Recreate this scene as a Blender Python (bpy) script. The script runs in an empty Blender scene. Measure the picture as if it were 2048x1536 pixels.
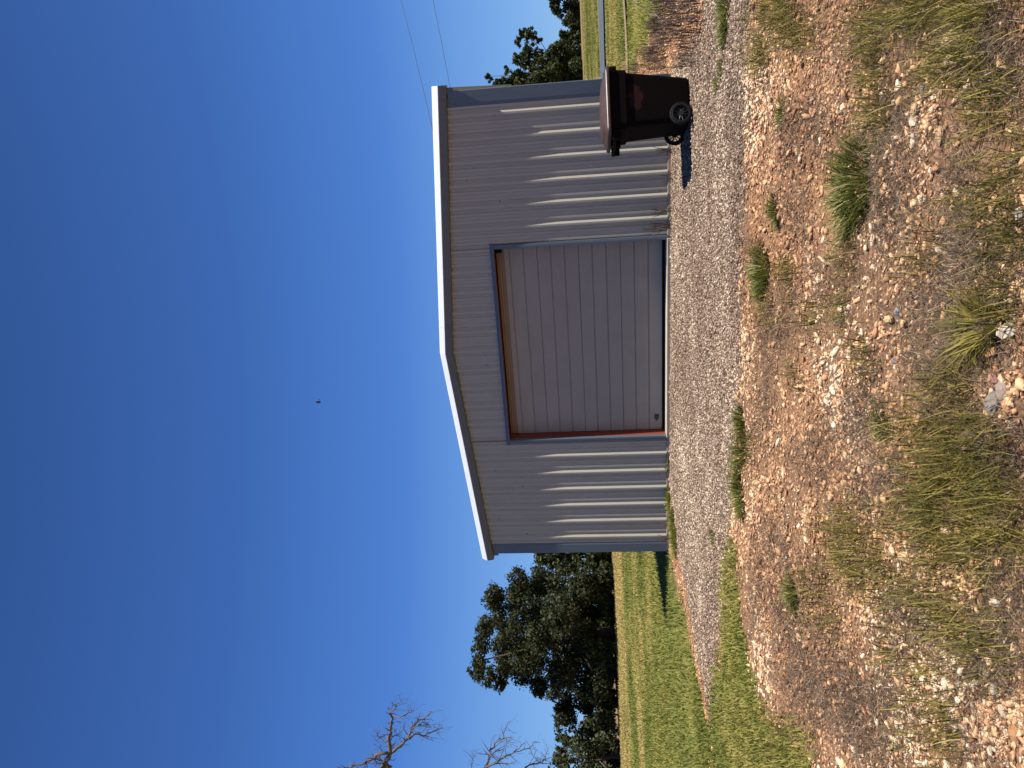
import bpy, bmesh, math, random
import numpy as np
from mathutils import Vector, Matrix

rng = np.random.default_rng(11)
random.seed(5)
scene = bpy.context.scene
COL = scene.collection
R = math.radians

# ------------------------------------------------------------------ camera numbers (portrait phone photo lying on its side)
F, YAW, PITCH, ROLL = 1473.83, -.38491, .10641, -.03838
CAM = np.array([3.6617, -10.4646, 1.1293])
FW = np.array([math.sin(YAW)*math.cos(PITCH), math.cos(YAW)*math.cos(PITCH), math.sin(PITCH)])
_r = np.array([math.cos(YAW), -math.sin(YAW), 0.]); _u = np.cross(_r, FW)
RT = _r*math.cos(ROLL)+_u*math.sin(ROLL)
UP = -_r*math.sin(ROLL)+_u*math.cos(ROLL)

def ray(x, y):
    u, v = 1536-y, x
    return FW+RT*((u-768)/F)-UP*((v-1024)/F)
def project(P):
    d = np.asarray(P)-CAM; z = d@FW
    zz = np.where(np.abs(z) < 1e-3, 1e-3, z)
    return 1024-F*(d@UP)/zz, 1536-(768+F*(d@RT)/zz), z
def at_depth(x, y, depth):
    return CAM+ray(x, y)*depth

# ------------------------------------------------------------------ numpy noise
_perm = rng.random((256, 256))
def vnoise(x, y):
    xi = np.floor(x).astype(int); yi = np.floor(y).astype(int)
    fx = x-xi; fy = y-yi
    fx = fx*fx*(3-2*fx); fy = fy*fy*(3-2*fy)
    g = lambda a, b: _perm[a % 256, b % 256]
    return (g(xi, yi)*(1-fx)+g(xi+1, yi)*fx)*(1-fy)+(g(xi, yi+1)*(1-fx)+g(xi+1, yi+1)*fx)*fy
def fbm(x, y, o=4):
    s = 0; a = .5; t = 0
    for i in range(o):
        s = s+a*vnoise(x*2**i+17.3*i, y*2**i+5.1*i); t += a; a *= .5
    return s/t
def smooth(a, b, x):
    t = np.clip((x-a)/(b-a), 0, 1); return t*t*(3-2*t)

def base_h(x, y):
    x = np.asarray(x, float); y = np.asarray(y, float)
    t = np.clip((-.4-y)/10, 0, 1.2)
    z = -.055-.30*t
    z = z+.62*smooth(14, 95, y)*smooth(-12, -2, x)
    return z
def height(x, y):
    x = np.asarray(x, float); y = np.asarray(y, float)
    near = smooth(-3.2, -5.2, y)
    h = base_h(x, y)
    h = h+near*((fbm(x*1.3, y*1.3)-.5)*.14+(fbm(x*5+9, y*5)-.5)*.075)
    h = h+(1-near)*smooth(-.3, -1.5, y)*(fbm(x*.9, y*.9)-.5)*.04
    far = smooth(3, 12, y)
    h = h+far*(fbm(x*.12+4, y*.12)-.5)*.18
    return h
def ground_at(px, py):
    d = ray(px, py)
    if d[2] >= -1e-4: d[2] = -1e-4
    t = 1.
    for _ in range(80):
        p = CAM+d*t
        t += (p[2]-float(base_h(p[0], p[1])))/-d[2]*.6
        t = min(t, 3000)
    p = CAM+d*t
    return p
def on_ground(px, py):
    p = ground_at(px, py)
    return np.array([p[0], p[1], float(height(p[0], p[1]))])

# ------------------------------------------------------------------ object helpers
def link(o, parent=None):
    COL.objects.link(o)
    if parent is not None: o.parent = parent
    return o
def tag(o, label=None, cat=None, group=None, kind=None):
    if label: o['label'] = label
    if cat: o['category'] = cat
    if group: o['group'] = group
    if kind: o['kind'] = kind
    return o
def empty(name, loc, rz=0., label=None, cat=None, group=None):
    o = bpy.data.objects.new(name, None); o.empty_display_size = .3
    o.location = loc; o.rotation_euler = (0, 0, rz)
    link(o); return tag(o, label, cat, group)
def np_mesh(name, verts, faces_list, mat, parent=None, attr=None, smooth_shade=False, attrs=None):
    """faces_list: list of int arrays (n,k)"""
    me = bpy.data.meshes.new(name)
    verts = np.ascontiguousarray(verts, dtype=np.float32)
    me.vertices.add(len(verts)); me.vertices.foreach_set('co', verts.ravel())
    loops = np.concatenate([f.ravel() for f in faces_list]).astype(np.int32)
    tot = np.concatenate([np.full(len(f), f.shape[1]) for f in faces_list]).astype(np.int32)
    st = np.concatenate([[0], np.cumsum(tot)[:-1]]).astype(np.int32)
    me.loops.add(len(loops)); me.loops.foreach_set('vertex_index', loops)
    me.polygons.add(len(tot)); me.polygons.foreach_set('loop_start', st); me.polygons.foreach_set('loop_total', tot)
    if smooth_shade: me.polygons.foreach_set('use_smooth', np.ones(len(tot), bool))
    if attr is not None:
        a = me.attributes.new('rnd', 'FLOAT', 'POINT'); a.data.foreach_set('value', np.asarray(attr, np.float32))
    for k, v in (attrs or {}).items():
        a = me.attributes.new(k, 'FLOAT', 'POINT'); a.data.foreach_set('value', np.asarray(v, np.float32))
    me.update(calc_edges=True); me.validate()
    for m in (mat if isinstance(mat, (list, tuple)) else [mat]): me.materials.append(m)
    o = bpy.data.objects.new(name, me)
    return link(o, parent)

class MB:
    """collects simple solids into one mesh"""
    def __init__(s): s.v = []; s.f = []; s.mi = []
    def add(s, vs, fs, mi=0):
        b = len(s.v); s.v += [tuple(map(float, v)) for v in vs]
        s.f += [tuple(i+b for i in f) for f in fs]; s.mi += [mi]*len(fs); return s
    def box(s, x0, x1, y0, y1, z0, z1, mi=0):
        v = [(x0,y0,z0),(x1,y0,z0),(x1,y1,z0),(x0,y1,z0),(x0,y0,z1),(x1,y0,z1),(x1,y1,z1),(x0,y1,z1)]
        return s.add(v, [(0,3,2,1),(4,5,6,7),(0,1,5,4),(1,2,6,5),(2,3,7,6),(3,0,4,7)], mi)
    def tube(s, pts, rad, n=8, cap=True, mi=0):
        pts = [Vector(p) for p in pts]; m = len(pts)
        rad = rad if hasattr(rad, '__len__') else [rad]*m
        vs = []; prev = None
        for i, p in enumerate(pts):
            t = (pts[min(i+1, m-1)]-pts[max(i-1, 0)]).normalized()
            if prev is None:
                a = t.orthogonal().normalized()
            else:
                a = (prev-t*prev.dot(t))
                a = a.normalized() if a.length > 1e-6 else t.orthogonal().normalized()
            prev = a; b = t.cross(a)
            for k in range(n):
                an = 2*math.pi*k/n
                vs.append(p+(a*math.cos(an)+b*math.sin(an))*rad[i])
        fs = [(i*n+k, i*n+(k+1) % n, (i+1)*n+(k+1) % n, (i+1)*n+k) for i in range(m-1) for k in range(n)]
        if cap: fs += [tuple(range(n))[::-1], tuple((m-1)*n+k for k in range(n))]
        return s.add(vs, fs, mi)
    def sweep(s, prof, path, mi=0, cap=True):
        """prof: list of lists of 3D points, one list per station; closed loops"""
        n = len(prof[0]); vs = [p for st in prof for p in st]
        fs = [(i*n+k, (i+1)*n+k, (i+1)*n+(k+1) % n, i*n+(k+1) % n) for i in range(len(prof)-1) for k in range(n)]
        if cap: fs += [tuple(range(n)), tuple((len(prof)-1)*n+k for k in range(n))[::-1]]
        return s.add(vs, fs, mi)
    def build(s, name, mat, parent=None, bevel=0., shade=False, recalc=True, seg=2):
        me = bpy.data.meshes.new(name); me.from_pydata(s.v, [], s.f)
        for m in (mat if isinstance(mat, (list, tuple)) else [mat]): me.materials.append(m)
        if any(s.mi): me.polygons.foreach_set('material_index', s.mi)
        if recalc:
            bm = bmesh.new(); bm.from_mesh(me); bmesh.ops.recalc_face_normals(bm, faces=bm.faces); bm.to_mesh(me); bm.free()
        if shade: me.polygons.foreach_set('use_smooth', [True]*len(me.polygons))
        o = bpy.data.objects.new(name, me); link(o, parent)
        if bevel:
            m = o.modifiers.new('bevel', 'BEVEL'); m.width = bevel; m.segments = seg; m.limit_method = 'ANGLE'; m.angle_limit = R(35)
        return o

# ------------------------------------------------------------------ materials
def new_mat(name):
    m = bpy.data.materials.new(name); m.use_nodes = True
    nt = m.node_tree; nt.nodes.clear()
    out = nt.nodes.new('ShaderNodeOutputMaterial')
    return m, nt, out
def N(nt, typ, **kw):
    n = nt.nodes.new(typ)
    for k, v in kw.items():
        if k.startswith('i_'):
            key = k[2:]
            key = int(key) if key.isdigit() else key.replace('_', ' ')
            n.inputs[key].default_value = v
        else: setattr(n, k, v)
    return n
def ramp(nt, stops, interp='LINEAR'):
    n = nt.nodes.new('ShaderNodeValToRGB'); cr = n.color_ramp; cr.interpolation = interp
    while len(cr.elements) > 1: cr.elements.remove(cr.elements[-1])
    cr.elements[0].position = stops[0][0]; cr.elements[0].color = (*stops[0][1], 1)
    for p, c in stops[1:]:
        e = cr.elements.new(p); e.color = (*c, 1)
    return n
def mixc(nt, fac, a, b, typ='MIX'):
    n = nt.nodes.new('ShaderNodeMix'); n.data_type = 'RGBA'; n.blend_type = typ
    for sock, v in ((n.inputs[0], fac), (n.inputs[6], a), (n.inputs[7], b)):
        if hasattr(v, 'links'): nt.links.new(v, sock)
        elif isinstance(v, tuple): sock.default_value = (*v, 1)
        else: sock.default_value = v
    return n.outputs[2]
def math_n(nt, op, a, b=None, clamp=False):
    n = nt.nodes.new('ShaderNodeMath'); n.operation = op; n.use_clamp = clamp
    for i, v in enumerate((a, b)):
        if v is None: continue
        if hasattr(v, 'links'): nt.links.new(v, n.inputs[i])
        else: n.inputs[i].default_value = v
    return n.outputs[0]
def noise(nt, vec, scale, detail=4, rough=.55):
    n = N(nt, 'ShaderNodeTexNoise'); n.inputs['Scale'].default_value = scale
    n.inputs['Detail'].default_value = detail; n.inputs['Roughness'].default_value = rough
    if vec is not None: nt.links.new(vec, n.inputs['Vector'])
    return n.outputs['Fac']
def painted(name, c, rough=.4, metal=0., var=.12, streak=True, dirt=None, spec=.5, scale=3.):
    m, nt, out = new_mat(name)
    b = N(nt, 'ShaderNodeBsdfPrincipled'); nt.links.new(b.outputs[0], out.inputs[0])
    tc = N(nt, 'ShaderNodeTexCoord'); mp = N(nt, 'ShaderNodeMapping')
    mp.inputs['Scale'].default_value = (scale*3, scale*3, scale*.35) if streak else (scale, scale, scale)
    nt.links.new(tc.outputs['Object'], mp.inputs[0])
    f = noise(nt, mp.outputs[0], 2.2, 6, .6)
    r = ramp(nt, [(.3, tuple(x*(1-var) for x in c)), (.7, tuple(min(1, x*(1+var*.6)) for x in c))])
    nt.links.new(f, r.inputs[0]); col = r.outputs[0]
    if dirt:
        f2 = noise(nt, tc.outputs['Object'], 1.7, 8, .7)
        rr = ramp(nt, [(.52, (0, 0, 0)), (.75, (1, 1, 1))]); nt.links.new(f2, rr.inputs[0])
        col = mixc(nt, math_n(nt, 'MULTIPLY', rr.outputs[0], .5), col, dirt)
    nt.links.new(col, b.inputs['Base Color'])
    b.inputs['Roughness'].default_value = rough; b.inputs['Metallic'].default_value = metal
    b.inputs['Specular IOR Level'].default_value = spec
    f3 = noise(nt, tc.outputs['Object'], 60, 3)
    bp = N(nt, 'ShaderNodeBump'); bp.inputs['Strength'].default_value = .06; bp.inputs['Distance'].default_value = .01
    nt.links.new(f3, bp.inputs['Height']); nt.links.new(bp.outputs[0], b.inputs['Normal'])
    return m
def leafy(name, stops, trans=.3, rough=.6, spec=.25):
    m, nt, out = new_mat(name)
    a = N(nt, 'ShaderNodeAttribute', attribute_name='rnd')
    r = ramp(nt, stops); nt.links.new(a.outputs['Fac'], r.inputs[0])
    b = N(nt, 'ShaderNodeBsdfPrincipled'); b.inputs['Roughness'].default_value = rough
    b.inputs['Specular IOR Level'].default_value = spec
    nt.links.new(r.outputs[0], b.inputs['Base Color'])
    t = N(nt, 'ShaderNodeBsdfTranslucent'); nt.links.new(r.outputs[0], t.inputs[0])
    mx = N(nt, 'ShaderNodeMixShader'); mx.inputs[0].default_value = trans
    nt.links.new(b.outputs[0], mx.inputs[1]); nt.links.new(t.outputs[0], mx.inputs[2])
    nt.links.new(mx.outputs[0], out.inputs[0])
    return m
def stony(name, stops, rough=.85, mottle=.25):
    m, nt, out = new_mat(name)
    a = N(nt, 'ShaderNodeAttribute', attribute_name='rnd')
    r = ramp(nt, stops); nt.links.new(a.outputs['Fac'], r.inputs[0])
    tc = N(nt, 'ShaderNodeTexCoord')
    f = noise(nt, tc.outputs['Object'], 45, 5, .65)
    rr = ramp(nt, [(.25, (1-mottle,)*3), (.75, (1+mottle*.5,)*3)]); nt.links.new(f, rr.inputs[0])
    col = mixc(nt, 1., r.outputs[0], rr.outputs[0], 'MULTIPLY')
    b = N(nt, 'ShaderNodeBsdfPrincipled'); b.inputs['Roughness'].default_value = rough; b.inputs['Specular IOR Level'].default_value = .25
    nt.links.new(col, b.inputs['Base Color']); nt.links.new(b.outputs[0], out.inputs[0])
    bp = N(nt, 'ShaderNodeBump'); bp.inputs['Strength'].default_value = .5; bp.inputs['Distance'].default_value = .01
    nt.links.new(f, bp.inputs['Height']); nt.links.new(bp.outputs[0], b.inputs['Normal'])
    return m

M = {}
M['panel'] = painted('white_wall_panel', (0.406, 0.384, 0.314), .4, var=.025, dirt=(0.339, 0.313, 0.247), spec=.5, scale=1.2)
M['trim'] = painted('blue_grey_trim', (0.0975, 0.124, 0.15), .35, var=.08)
M['rake'] = painted('sunlit_rake_trim', (0.547, 0.58, 0.621), .4, var=.04)  # trim with sunlight painted in as a paler tone, upper rake band
M['roof'] = painted('roof_sheet', (.55, .56, .56), .4, var=.08)
M['door'] = painted('door_panel', (0.347, 0.31, 0.259), .5, var=.07, streak=False, dirt=(0.292, 0.24, 0.181), scale=1.2)
M['doortop'] = painted('door_tan_strip', (0.245, 0.18, 0.119), .5, var=.15, streak=False)
M['jamb'] = painted('red_primer_jamb', (0.221, 0.0467, 0.0255), .6, var=.25)
M['dark'] = painted('black_rubber', (.008, .008, .008), .75, var=.2, spec=.15)
M['concrete'] = painted('concrete', (0.4, 0.344, 0.264), .9, var=.2, streak=False, dirt=(0.24, 0.16, 0.096), spec=.2)
M['bark'] = painted('bark', (.09, .07, .05), .9, var=.4, spec=.1)
M['deadwood'] = painted('dead_wood', (0.131, 0.111, 0.0948), .85, var=.55, spec=.1, scale=9)
M['wire'] = painted('wire', (.03, .03, .035), .6)
M['birdmat'] = painted('bird_feathers', (.015, .014, .016), .7)
M['screw'] = painted('screw', (.06, .055, .05), .5)
M['lidmat'] = painted('bin_lid_plastic', (0.0562, 0.0323, 0.0277), .38, var=.3, streak=False, dirt=(0.112, 0.0713, 0.06))
M['wheelrim'] = painted('wheel_plastic', (.012, .012, .012), .4)

def bin_body_mat():
    m, nt, out = new_mat('bin_body_plastic')
    b = N(nt, 'ShaderNodeBsdfPrincipled'); nt.links.new(b.outputs[0], out.inputs[0])
    tc = N(nt, 'ShaderNodeTexCoord')
    f = noise(nt, tc.outputs['Object'], 6, 6, .65)
    r = ramp(nt, [(.3, (.0016, .0008, .0007)), (.75, (.0042, .0016, .0013))]); nt.links.new(f, r.inputs[0])
    # lighter reddish patch on the side, a blotch with its own shape
    mp = N(nt, 'ShaderNodeMapping'); mp.inputs['Location'].default_value = (-.24, .27, -.60); mp.inputs['Scale'].default_value = (1, 1, 1)
    nt.links.new(tc.outputs['Object'], mp.inputs[0])
    sx = N(nt, 'ShaderNodeSeparateXYZ'); nt.links.new(mp.outputs[0], sx.inputs[0])
    d = math_n(nt, 'SQRT', math_n(nt, 'ADD', math_n(nt, 'POWER', math_n(nt, 'DIVIDE', sx.outputs[0], .13), 2.),
               math_n(nt, 'ADD', math_n(nt, 'POWER', math_n(nt, 'DIVIDE', sx.outputs[2], .085), 2.), math_n(nt, 'POWER', math_n(nt, 'DIVIDE', sx.outputs[1], .2), 2.))))
    f2 = noise(nt, tc.outputs['Object'], 14, 6, .7)
    v = math_n(nt, 'ADD', d, math_n(nt, 'MULTIPLY', math_n(nt, 'SUBTRACT', f2, .5), 3.2))
    rr = ramp(nt, [(.75, (1, 1, 1)), (1., (0, 0, 0))]); nt.links.new(v, rr.inputs[0])
    col = mixc(nt, math_n(nt, 'MULTIPLY', rr.outputs[0], .75), r.outputs[0], (.030, .010, .009))
    nt.links.new(col, b.inputs['Base Color']); b.inputs['Roughness'].default_value = .7
    b.inputs['Specular IOR Level'].default_value = .08
    return m
M['binbody'] = bin_body_mat()

GREEN = [(0, (.030, .050, .012)), (.5, (.065, .095, .022)), (1, (.13, .16, .045))]
M['lawn'] = leafy('lawn_blades', [(0, (0.0769, 0.0965, 0.0178)), (.4, (0.161, 0.181, 0.0333)), (.7, (0.26, 0.245, 0.0556)), (1, (0.45, 0.347, 0.123))], .35)
M['tallgrass'] = leafy('olive_grass_blades', [(0, (.06, .055, .012)), (.3, (.13, .118, .022)), (.65, (.25, .205, .040)), (.9, (.36, .28, .075)), (1, (.48, .36, .16))], .35)
M['greentuft'] = leafy('green_tuft_blades', [(0, (.032, .040, .008)), (.4, (.095, .112, .018)), (.75, (.20, .20, .045)), (1, (.48, .40, .22))], .35)
M['straw'] = leafy('dry_straw', [(0, (0.0467, 0.0306, 0.0204)), (.5, (0.119, 0.0816, 0.0561)), (.85, (0.212, 0.153, 0.0978)), (1, (0.425, 0.332, 0.221))], .15)
M['weed'] = leafy('dead_weed_stems', [(0, (0.04, 0.0288, 0.0224)), (1, (0.136, 0.096, 0.072))], .1)
M['oakleaf'] = leafy('oak_leaves', [(0, (0.0195, 0.0255, 0.00872)), (.5, (0.0325, 0.0391, 0.0124)), (1, (0.0554, 0.0595, 0.0189))], .22)
M['greenleaf'] = leafy('green_leaves', [(0, (0.0221, 0.0306, 0.0085)), (.5, (0.0408, 0.0544, 0.0136)), (1, (0.085, 0.0935, 0.0255))], .25)
M['greyleaf'] = leafy('grey_green_leaves', [(0, (0.0255, 0.034, 0.0136)), (.5, (0.0442, 0.0544, 0.0204)), (1, (0.085, 0.0952, 0.0382))], .25)
M['gravel'] = stony('grey_gravel', [(0, (0.0696, 0.0399, 0.0248)), (.3, (0.199, 0.134, 0.0909)), (.62, (0.367, 0.269, 0.194)), (.85, (0.596, 0.473, 0.356)), (1, (0.835, 0.705, 0.554))])
M['stone'] = stony('tan_stones', [(0, (.10, .046, .024)), (.25, (.31, .152, .076)), (.6, (.53, .30, .155)), (.88, (.70, .46, .265)), (1, (.78, .60, .42))])

# ------------------------------------------------------------------ world, sun, camera
SUN_EL, TH = R(61.5), R(7.5)
sd = Vector((math.cos(SUN_EL)*math.cos(TH), -math.cos(SUN_EL)*math.sin(TH), math.sin(SUN_EL)))
w = bpy.data.worlds.new('World'); scene.world = w; w.use_nodes = True
wn = w.node_tree; bg = wn.nodes['Background']
sky = wn.nodes.new('ShaderNodeTexSky'); sky.sky_type = 'NISHITA'; sky.sun_disc = False
sky.sun_elevation = SUN_EL; sky.sun_rotation = math.atan2(sd.x, sd.y)
sky.air_density = 1.0; sky.dust_density = .35; sky.ozone_density = 3.0; sky.altitude = 200
geo = wn.nodes.new('ShaderNodeTexCoord'); sep = wn.nodes.new('ShaderNodeSeparateXYZ'); wn.links.new(geo.outputs['Generated'], sep.inputs[0])
blue = ramp(wn, [(0, (.26, .52, .88)), (.06, (.19, .43, .87)), (.25, (.066, .215, .67)), (.45, (.039, .132, .455)), (.66, (.024, .086, .31)), (1, (.015, .052, .19))])
wn.links.new(sep.outputs[2], blue.inputs[0])
sc10 = wn.nodes.new('ShaderNodeVectorMath'); sc10.operation = 'SCALE'; sc10.inputs['Scale'].default_value = 10.; wn.links.new(blue.outputs[0], sc10.inputs[0])
wn.links.new(mixc(wn, .88, sky.outputs[0], sc10.outputs[0]), bg.inputs[0]); bg.inputs[1].default_value = .057
sun = bpy.data.lights.new('sun', 'SUN'); sun.energy = 5.; sun.angle = R(.5); sun.color = (1., .95, .87)
so = bpy.data.objects.new('sun', sun); so.rotation_euler = sd.to_track_quat('Z', 'Y').to_euler(); link(so)
scene.view_settings.view_transform = 'Standard'; scene.view_settings.look = 'None'
scene.view_settings.exposure = .80; scene.view_settings.gamma = 1.
cam = bpy.data.cameras.new('camera'); co = bpy.data.objects.new('camera', cam); link(co)
cam.sensor_fit = 'HORIZONTAL'; cam.sensor_width = 36; cam.lens = F/2048*36
cam.clip_start = .05; cam.clip_end = 6000
X, Y, Z = -UP, RT, -FW
co.matrix_world = Matrix(((X[0], Y[0], Z[0], CAM[0]), (X[1], Y[1], Z[1], CAM[1]), (X[2], Y[2], Z[2], CAM[2]), (0, 0, 0, 1)))
scene.camera = co
scene.cycles.max_bounces = 6

# ------------------------------------------------------------------ ground zones (world-space outlines on the ground)
def poly_w(pts): return np.array([ground_at(*p)[:2] for p in pts])
def sdist(P, poly):
    """signed distance, positive inside"""
    P = np.asarray(P); x, y = P[:, 0], P[:, 1]
    inside = np.zeros(len(P), bool); dm = np.full(len(P), 1e9)
    n = len(poly)
    for i in range(n):
        a = poly[i]; b = poly[(i+1) % n]
        ab = b-a; t = np.clip(((x-a[0])*ab[0]+(y-a[1])*ab[1])/max(ab@ab, 1e-9), 0, 1)
        dm = np.minimum(dm, np.hypot(x-a[0]-t*ab[0], y-a[1]-t*ab[1]))
        c = (a[1] > y) != (b[1] > y)
        with np.errstate(divide='ignore', invalid='ignore'):
            xx = (b[0]-a[0])*(y-a[1])/(b[1]-a[1])+a[0]
        inside ^= c & (x < xx)
    return np.where(inside, dm, -dm)
W2 = 7.315/2
gravel_edge = [(1505, -250), (1503, 60), (1500, 200), (1490, 330), (1484, 500), (1480, 800), (1466, 1000), (1455, 1100), (1446, 1200), (1438, 1300), (1426, 1400), (1419, 1440)]
gravel_up = [(1414, 1400), (1396, 1330), (1384, 1250), (1374, 1180), (1364, 1130)]
P_gravel = np.concatenate([poly_w(gravel_edge+gravel_up), np.array([[-2.9, -.55], [-2.0, -.03], [3.66, -.03], [3.75, -1.1]]), poly_w([(1392, 90), (1405, 50), (1420, -250)])])
lawn_low = [(1338, 1118), (1350, 1150), (1366, 1200), (1388, 1300), (1408, 1400), (1424, 1470), (1432, 1700)]
P_lawn = np.concatenate([poly_w(lawn_low), np.array([[-90, -30], [-90, 60], [-3.7, 60], [-3.7, -.05]])])
P_strip = poly_w([(1452, 1090), (1466, 1085), (1482, 1150), (1497, 1280), (1520, 1380), (1570, 1430), (1610, 1500), (1620, 1760), (1430, 1760), (1424, 1440), (1444, 1250)])
P_rlawn = np.concatenate([poly_w([(1262, 150), (1290, 120), (1306, 85), (1322, 40), (1330, -250)]), np.array([[60, 14], [60, 95], [3.8, 95], [3.8, 10]])])
P_strawR = poly_w([(1392, 150), (1392, 90), (1405, 50), (1420, -250), (1325, -250), (1306, 80), (1290, 118), (1262, 150)])

def zones(P):
    P = np.asarray(P)[:, :2]; x, y = P[:, 0], P[:, 1]
    nz = (fbm(x*2.2, y*2.2)-.5)
    g = smooth(-.16, .16, sdist(P, P_gravel)+nz*.55)
    l = np.maximum.reduce([smooth(-.15, .25, sdist(P, P_lawn)+nz*.6), smooth(-.2, .45, sdist(P, P_strip)+nz*.9+(fbm(x*9, y*9)-.5)*.4),
                           smooth(-.3, .5, sdist(P, P_rlawn)+nz*1.2)])
    far = np.maximum(smooth(18, 24, y+1.2*np.abs(x)*.0), smooth(-30, -40, x))
    return g, np.maximum(l, smooth(60, 80, np.hypot(x, y))), far

# ------------------------------------------------------------------ ground mesh: one sheet, dense where the photo looks
def graded(lo, hi, step, ends, growth=1.22):
    a = list(np.arange(lo, hi+1e-6, step)); s = step; v = hi
    while v < ends[1]: s *= growth; v += s; a.append(v)
    s = step; v = lo
    while v > ends[0]: s *= growth; v -= s; a.insert(0, v)
    return np.array(a)
gx = graded(-9, 7, .055, (-2500, 2500)); gy = graded(-9.5, 1.5, .05, (-2500, 2500), 1.13)
GX, GY = np.meshgrid(gx, gy)
GV = np.stack([GX.ravel(), GY.ravel()], 1)
gh = height(GV[:, 0], GV[:, 1])
g, l, far = zones(GV)
# wear: shallow tyre dips in the gravel
nx, ny = len(gx), len(gy)
idx = np.arange(nx*ny).reshape(ny, nx)
quads = np.stack([idx[:-1, :-1], idx[:-1, 1:], idx[1:, 1:], idx[1:, :-1]], -1).reshape(-1, 4)

def ground_mat():
    m, nt, out = new_mat('ground_soil_gravel_grass')
    b = N(nt, 'ShaderNodeBsdfPrincipled'); nt.links.new(b.outputs[0], out.inputs[0])
    b.inputs['Roughness'].default_value = .95; b.inputs['Specular IOR Level'].default_value = .15
    tc = N(nt, 'ShaderNodeTexCoord'); v = tc.outputs['Object']
    A = lambda n: N(nt, 'ShaderNodeAttribute', attribute_name=n).outputs['Fac']
    # soil
    f1 = noise(nt, v, 1.4, 6, .6); f2 = noise(nt, v, 26, 5, .7)
    s1 = ramp(nt, [(.25, (.095, .052, .031)), (.5, (.19, .10, .053)), (.75, (.35, .175, .085))]); nt.links.new(f1, s1.inputs[0])
    s2 = ramp(nt, [(.3, (.55, .55, .55)), (.7, (1.25, 1.2, 1.15))]); nt.links.new(f2, s2.inputs[0])
    soil = mixc(nt, 1., s1.outputs[0], s2.outputs[0], 'MULTIPLY')
    vo = N(nt, 'ShaderNodeTexVoronoi'); vo.inputs['Scale'].default_value = 70; nt.links.new(v, vo.inputs['Vector'])
    vc = ramp(nt, [(0, (0.102, 0.0553, 0.034)), (.6, (0.255, 0.149, 0.0892)), (1, (0.442, 0.297, 0.187))]); 
    sp = N(nt, 'ShaderNodeSeparateColor'); nt.links.new(vo.outputs['Color'], sp.inputs[0]); nt.links.new(sp.outputs[0], vc.inputs[0])
    soil = mixc(nt, .45, soil, vc.outputs[0])
    # gravel
    vo2 = N(nt, 'ShaderNodeTexVoronoi'); vo2.inputs['Scale'].default_value = 48; nt.links.new(v, vo2.inputs['Vector'])
    sp2 = N(nt, 'ShaderNodeSeparateColor'); nt.links.new(vo2.outputs['Color'], sp2.inputs[0])
    gc = ramp(nt, [(0, (0.0595, 0.0367, 0.0245)), (.5, (0.162, 0.11, 0.075)), (1, (0.357, 0.27, 0.199))]); nt.links.new(sp2.outputs[0], gc.inputs[0])
    gdark = ramp(nt, [(0, (1, 1, 1)), (.75, (.45, .42, .4))]); nt.links.new(vo2.outputs['Distance'], gdark.inputs[0])
    gcol = mixc(nt, 1., gc.outputs[0], gdark.outputs[0], 'MULTIPLY')
    # grass ground
    f3 = noise(nt, v, .35, 6, .65); f4 = noise(nt, v, 18, 5, .7)
    l1 = ramp(nt, [(.3, (0.1, 0.106, 0.025)), (.55, (0.169, 0.163, 0.0425)), (.72, (0.25, 0.206, 0.0813))]); nt.links.new(f3, l1.inputs[0])
    l2 = ramp(nt, [(.3, (.6, .6, .6)), (.7, (1.3, 1.3, 1.3))]); nt.links.new(f4, l2.inputs[0])
    lcol = mixc(nt, 1., l1.outputs[0], l2.outputs[0], 'MULTIPLY')
    dry = ramp(nt, [(.3, (0.145, 0.0978, 0.0467)), (.7, (0.281, 0.183, 0.085))]); nt.links.new(noise(nt, v, .8, 6, .7), dry.inputs[0])
    dry2 = mixc(nt, 1., dry.outputs[0], l2.outputs[0], 'MULTIPLY')
    lcol = mixc(nt, A('dry'), lcol, dry2)
    col = mixc(nt, A('gravel'), soil, gcol)
    col = mixc(nt, A('lawn'), col, lcol)
    nt.links.new(col, b.inputs['Base Color'])
    hgt = math_n(nt, 'ADD', math_n(nt, 'MULTIPLY', vo2.outputs['Distance'], -.6), f2)
    bp = N(nt, 'ShaderNodeBump'); bp.inputs['Strength'].default_value = .8; bp.inputs['Distance'].default_value = .02
    nt.links.new(hgt, bp.inputs['Height']); nt.links.new(bp.outputs[0], b.inputs['Normal'])
    return m
M['ground'] = ground_mat()
def dry_at(P):
    """dry mown bands across the fields (by distance from the drive)"""
    P = np.asarray(P)[:, :2]; x, y = P[:, 0], P[:, 1]
    dep = (P-CAM[:2])@(FW[:2]/np.linalg.norm(FW[:2]))
    dl = dep+(fbm(x*.15, y*.15)-.5)*5+(fbm(x*.7, y*.7)-.5)*2
    dryL = np.maximum(smooth(33, 37, dl), .8*smooth(20.5, 22.5, dl)*smooth(27.5, 25, dl))
    dryR = np.maximum(smooth(62, 70, dl)*.7, .35*smooth(19, 26, dl)*fbm(x*.5, y*.5)*1.6)
    return np.clip(np.where(x < -3, dryL, dryR), 0, 1)
dry = dry_at(GV)
ground = np_mesh('ground', np.column_stack([GV, gh]), [quads], M['ground'], smooth_shade=True,
                 attrs={'gravel': g, 'lawn': l, 'dry': dry})
tag(ground, kind='structure')

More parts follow.
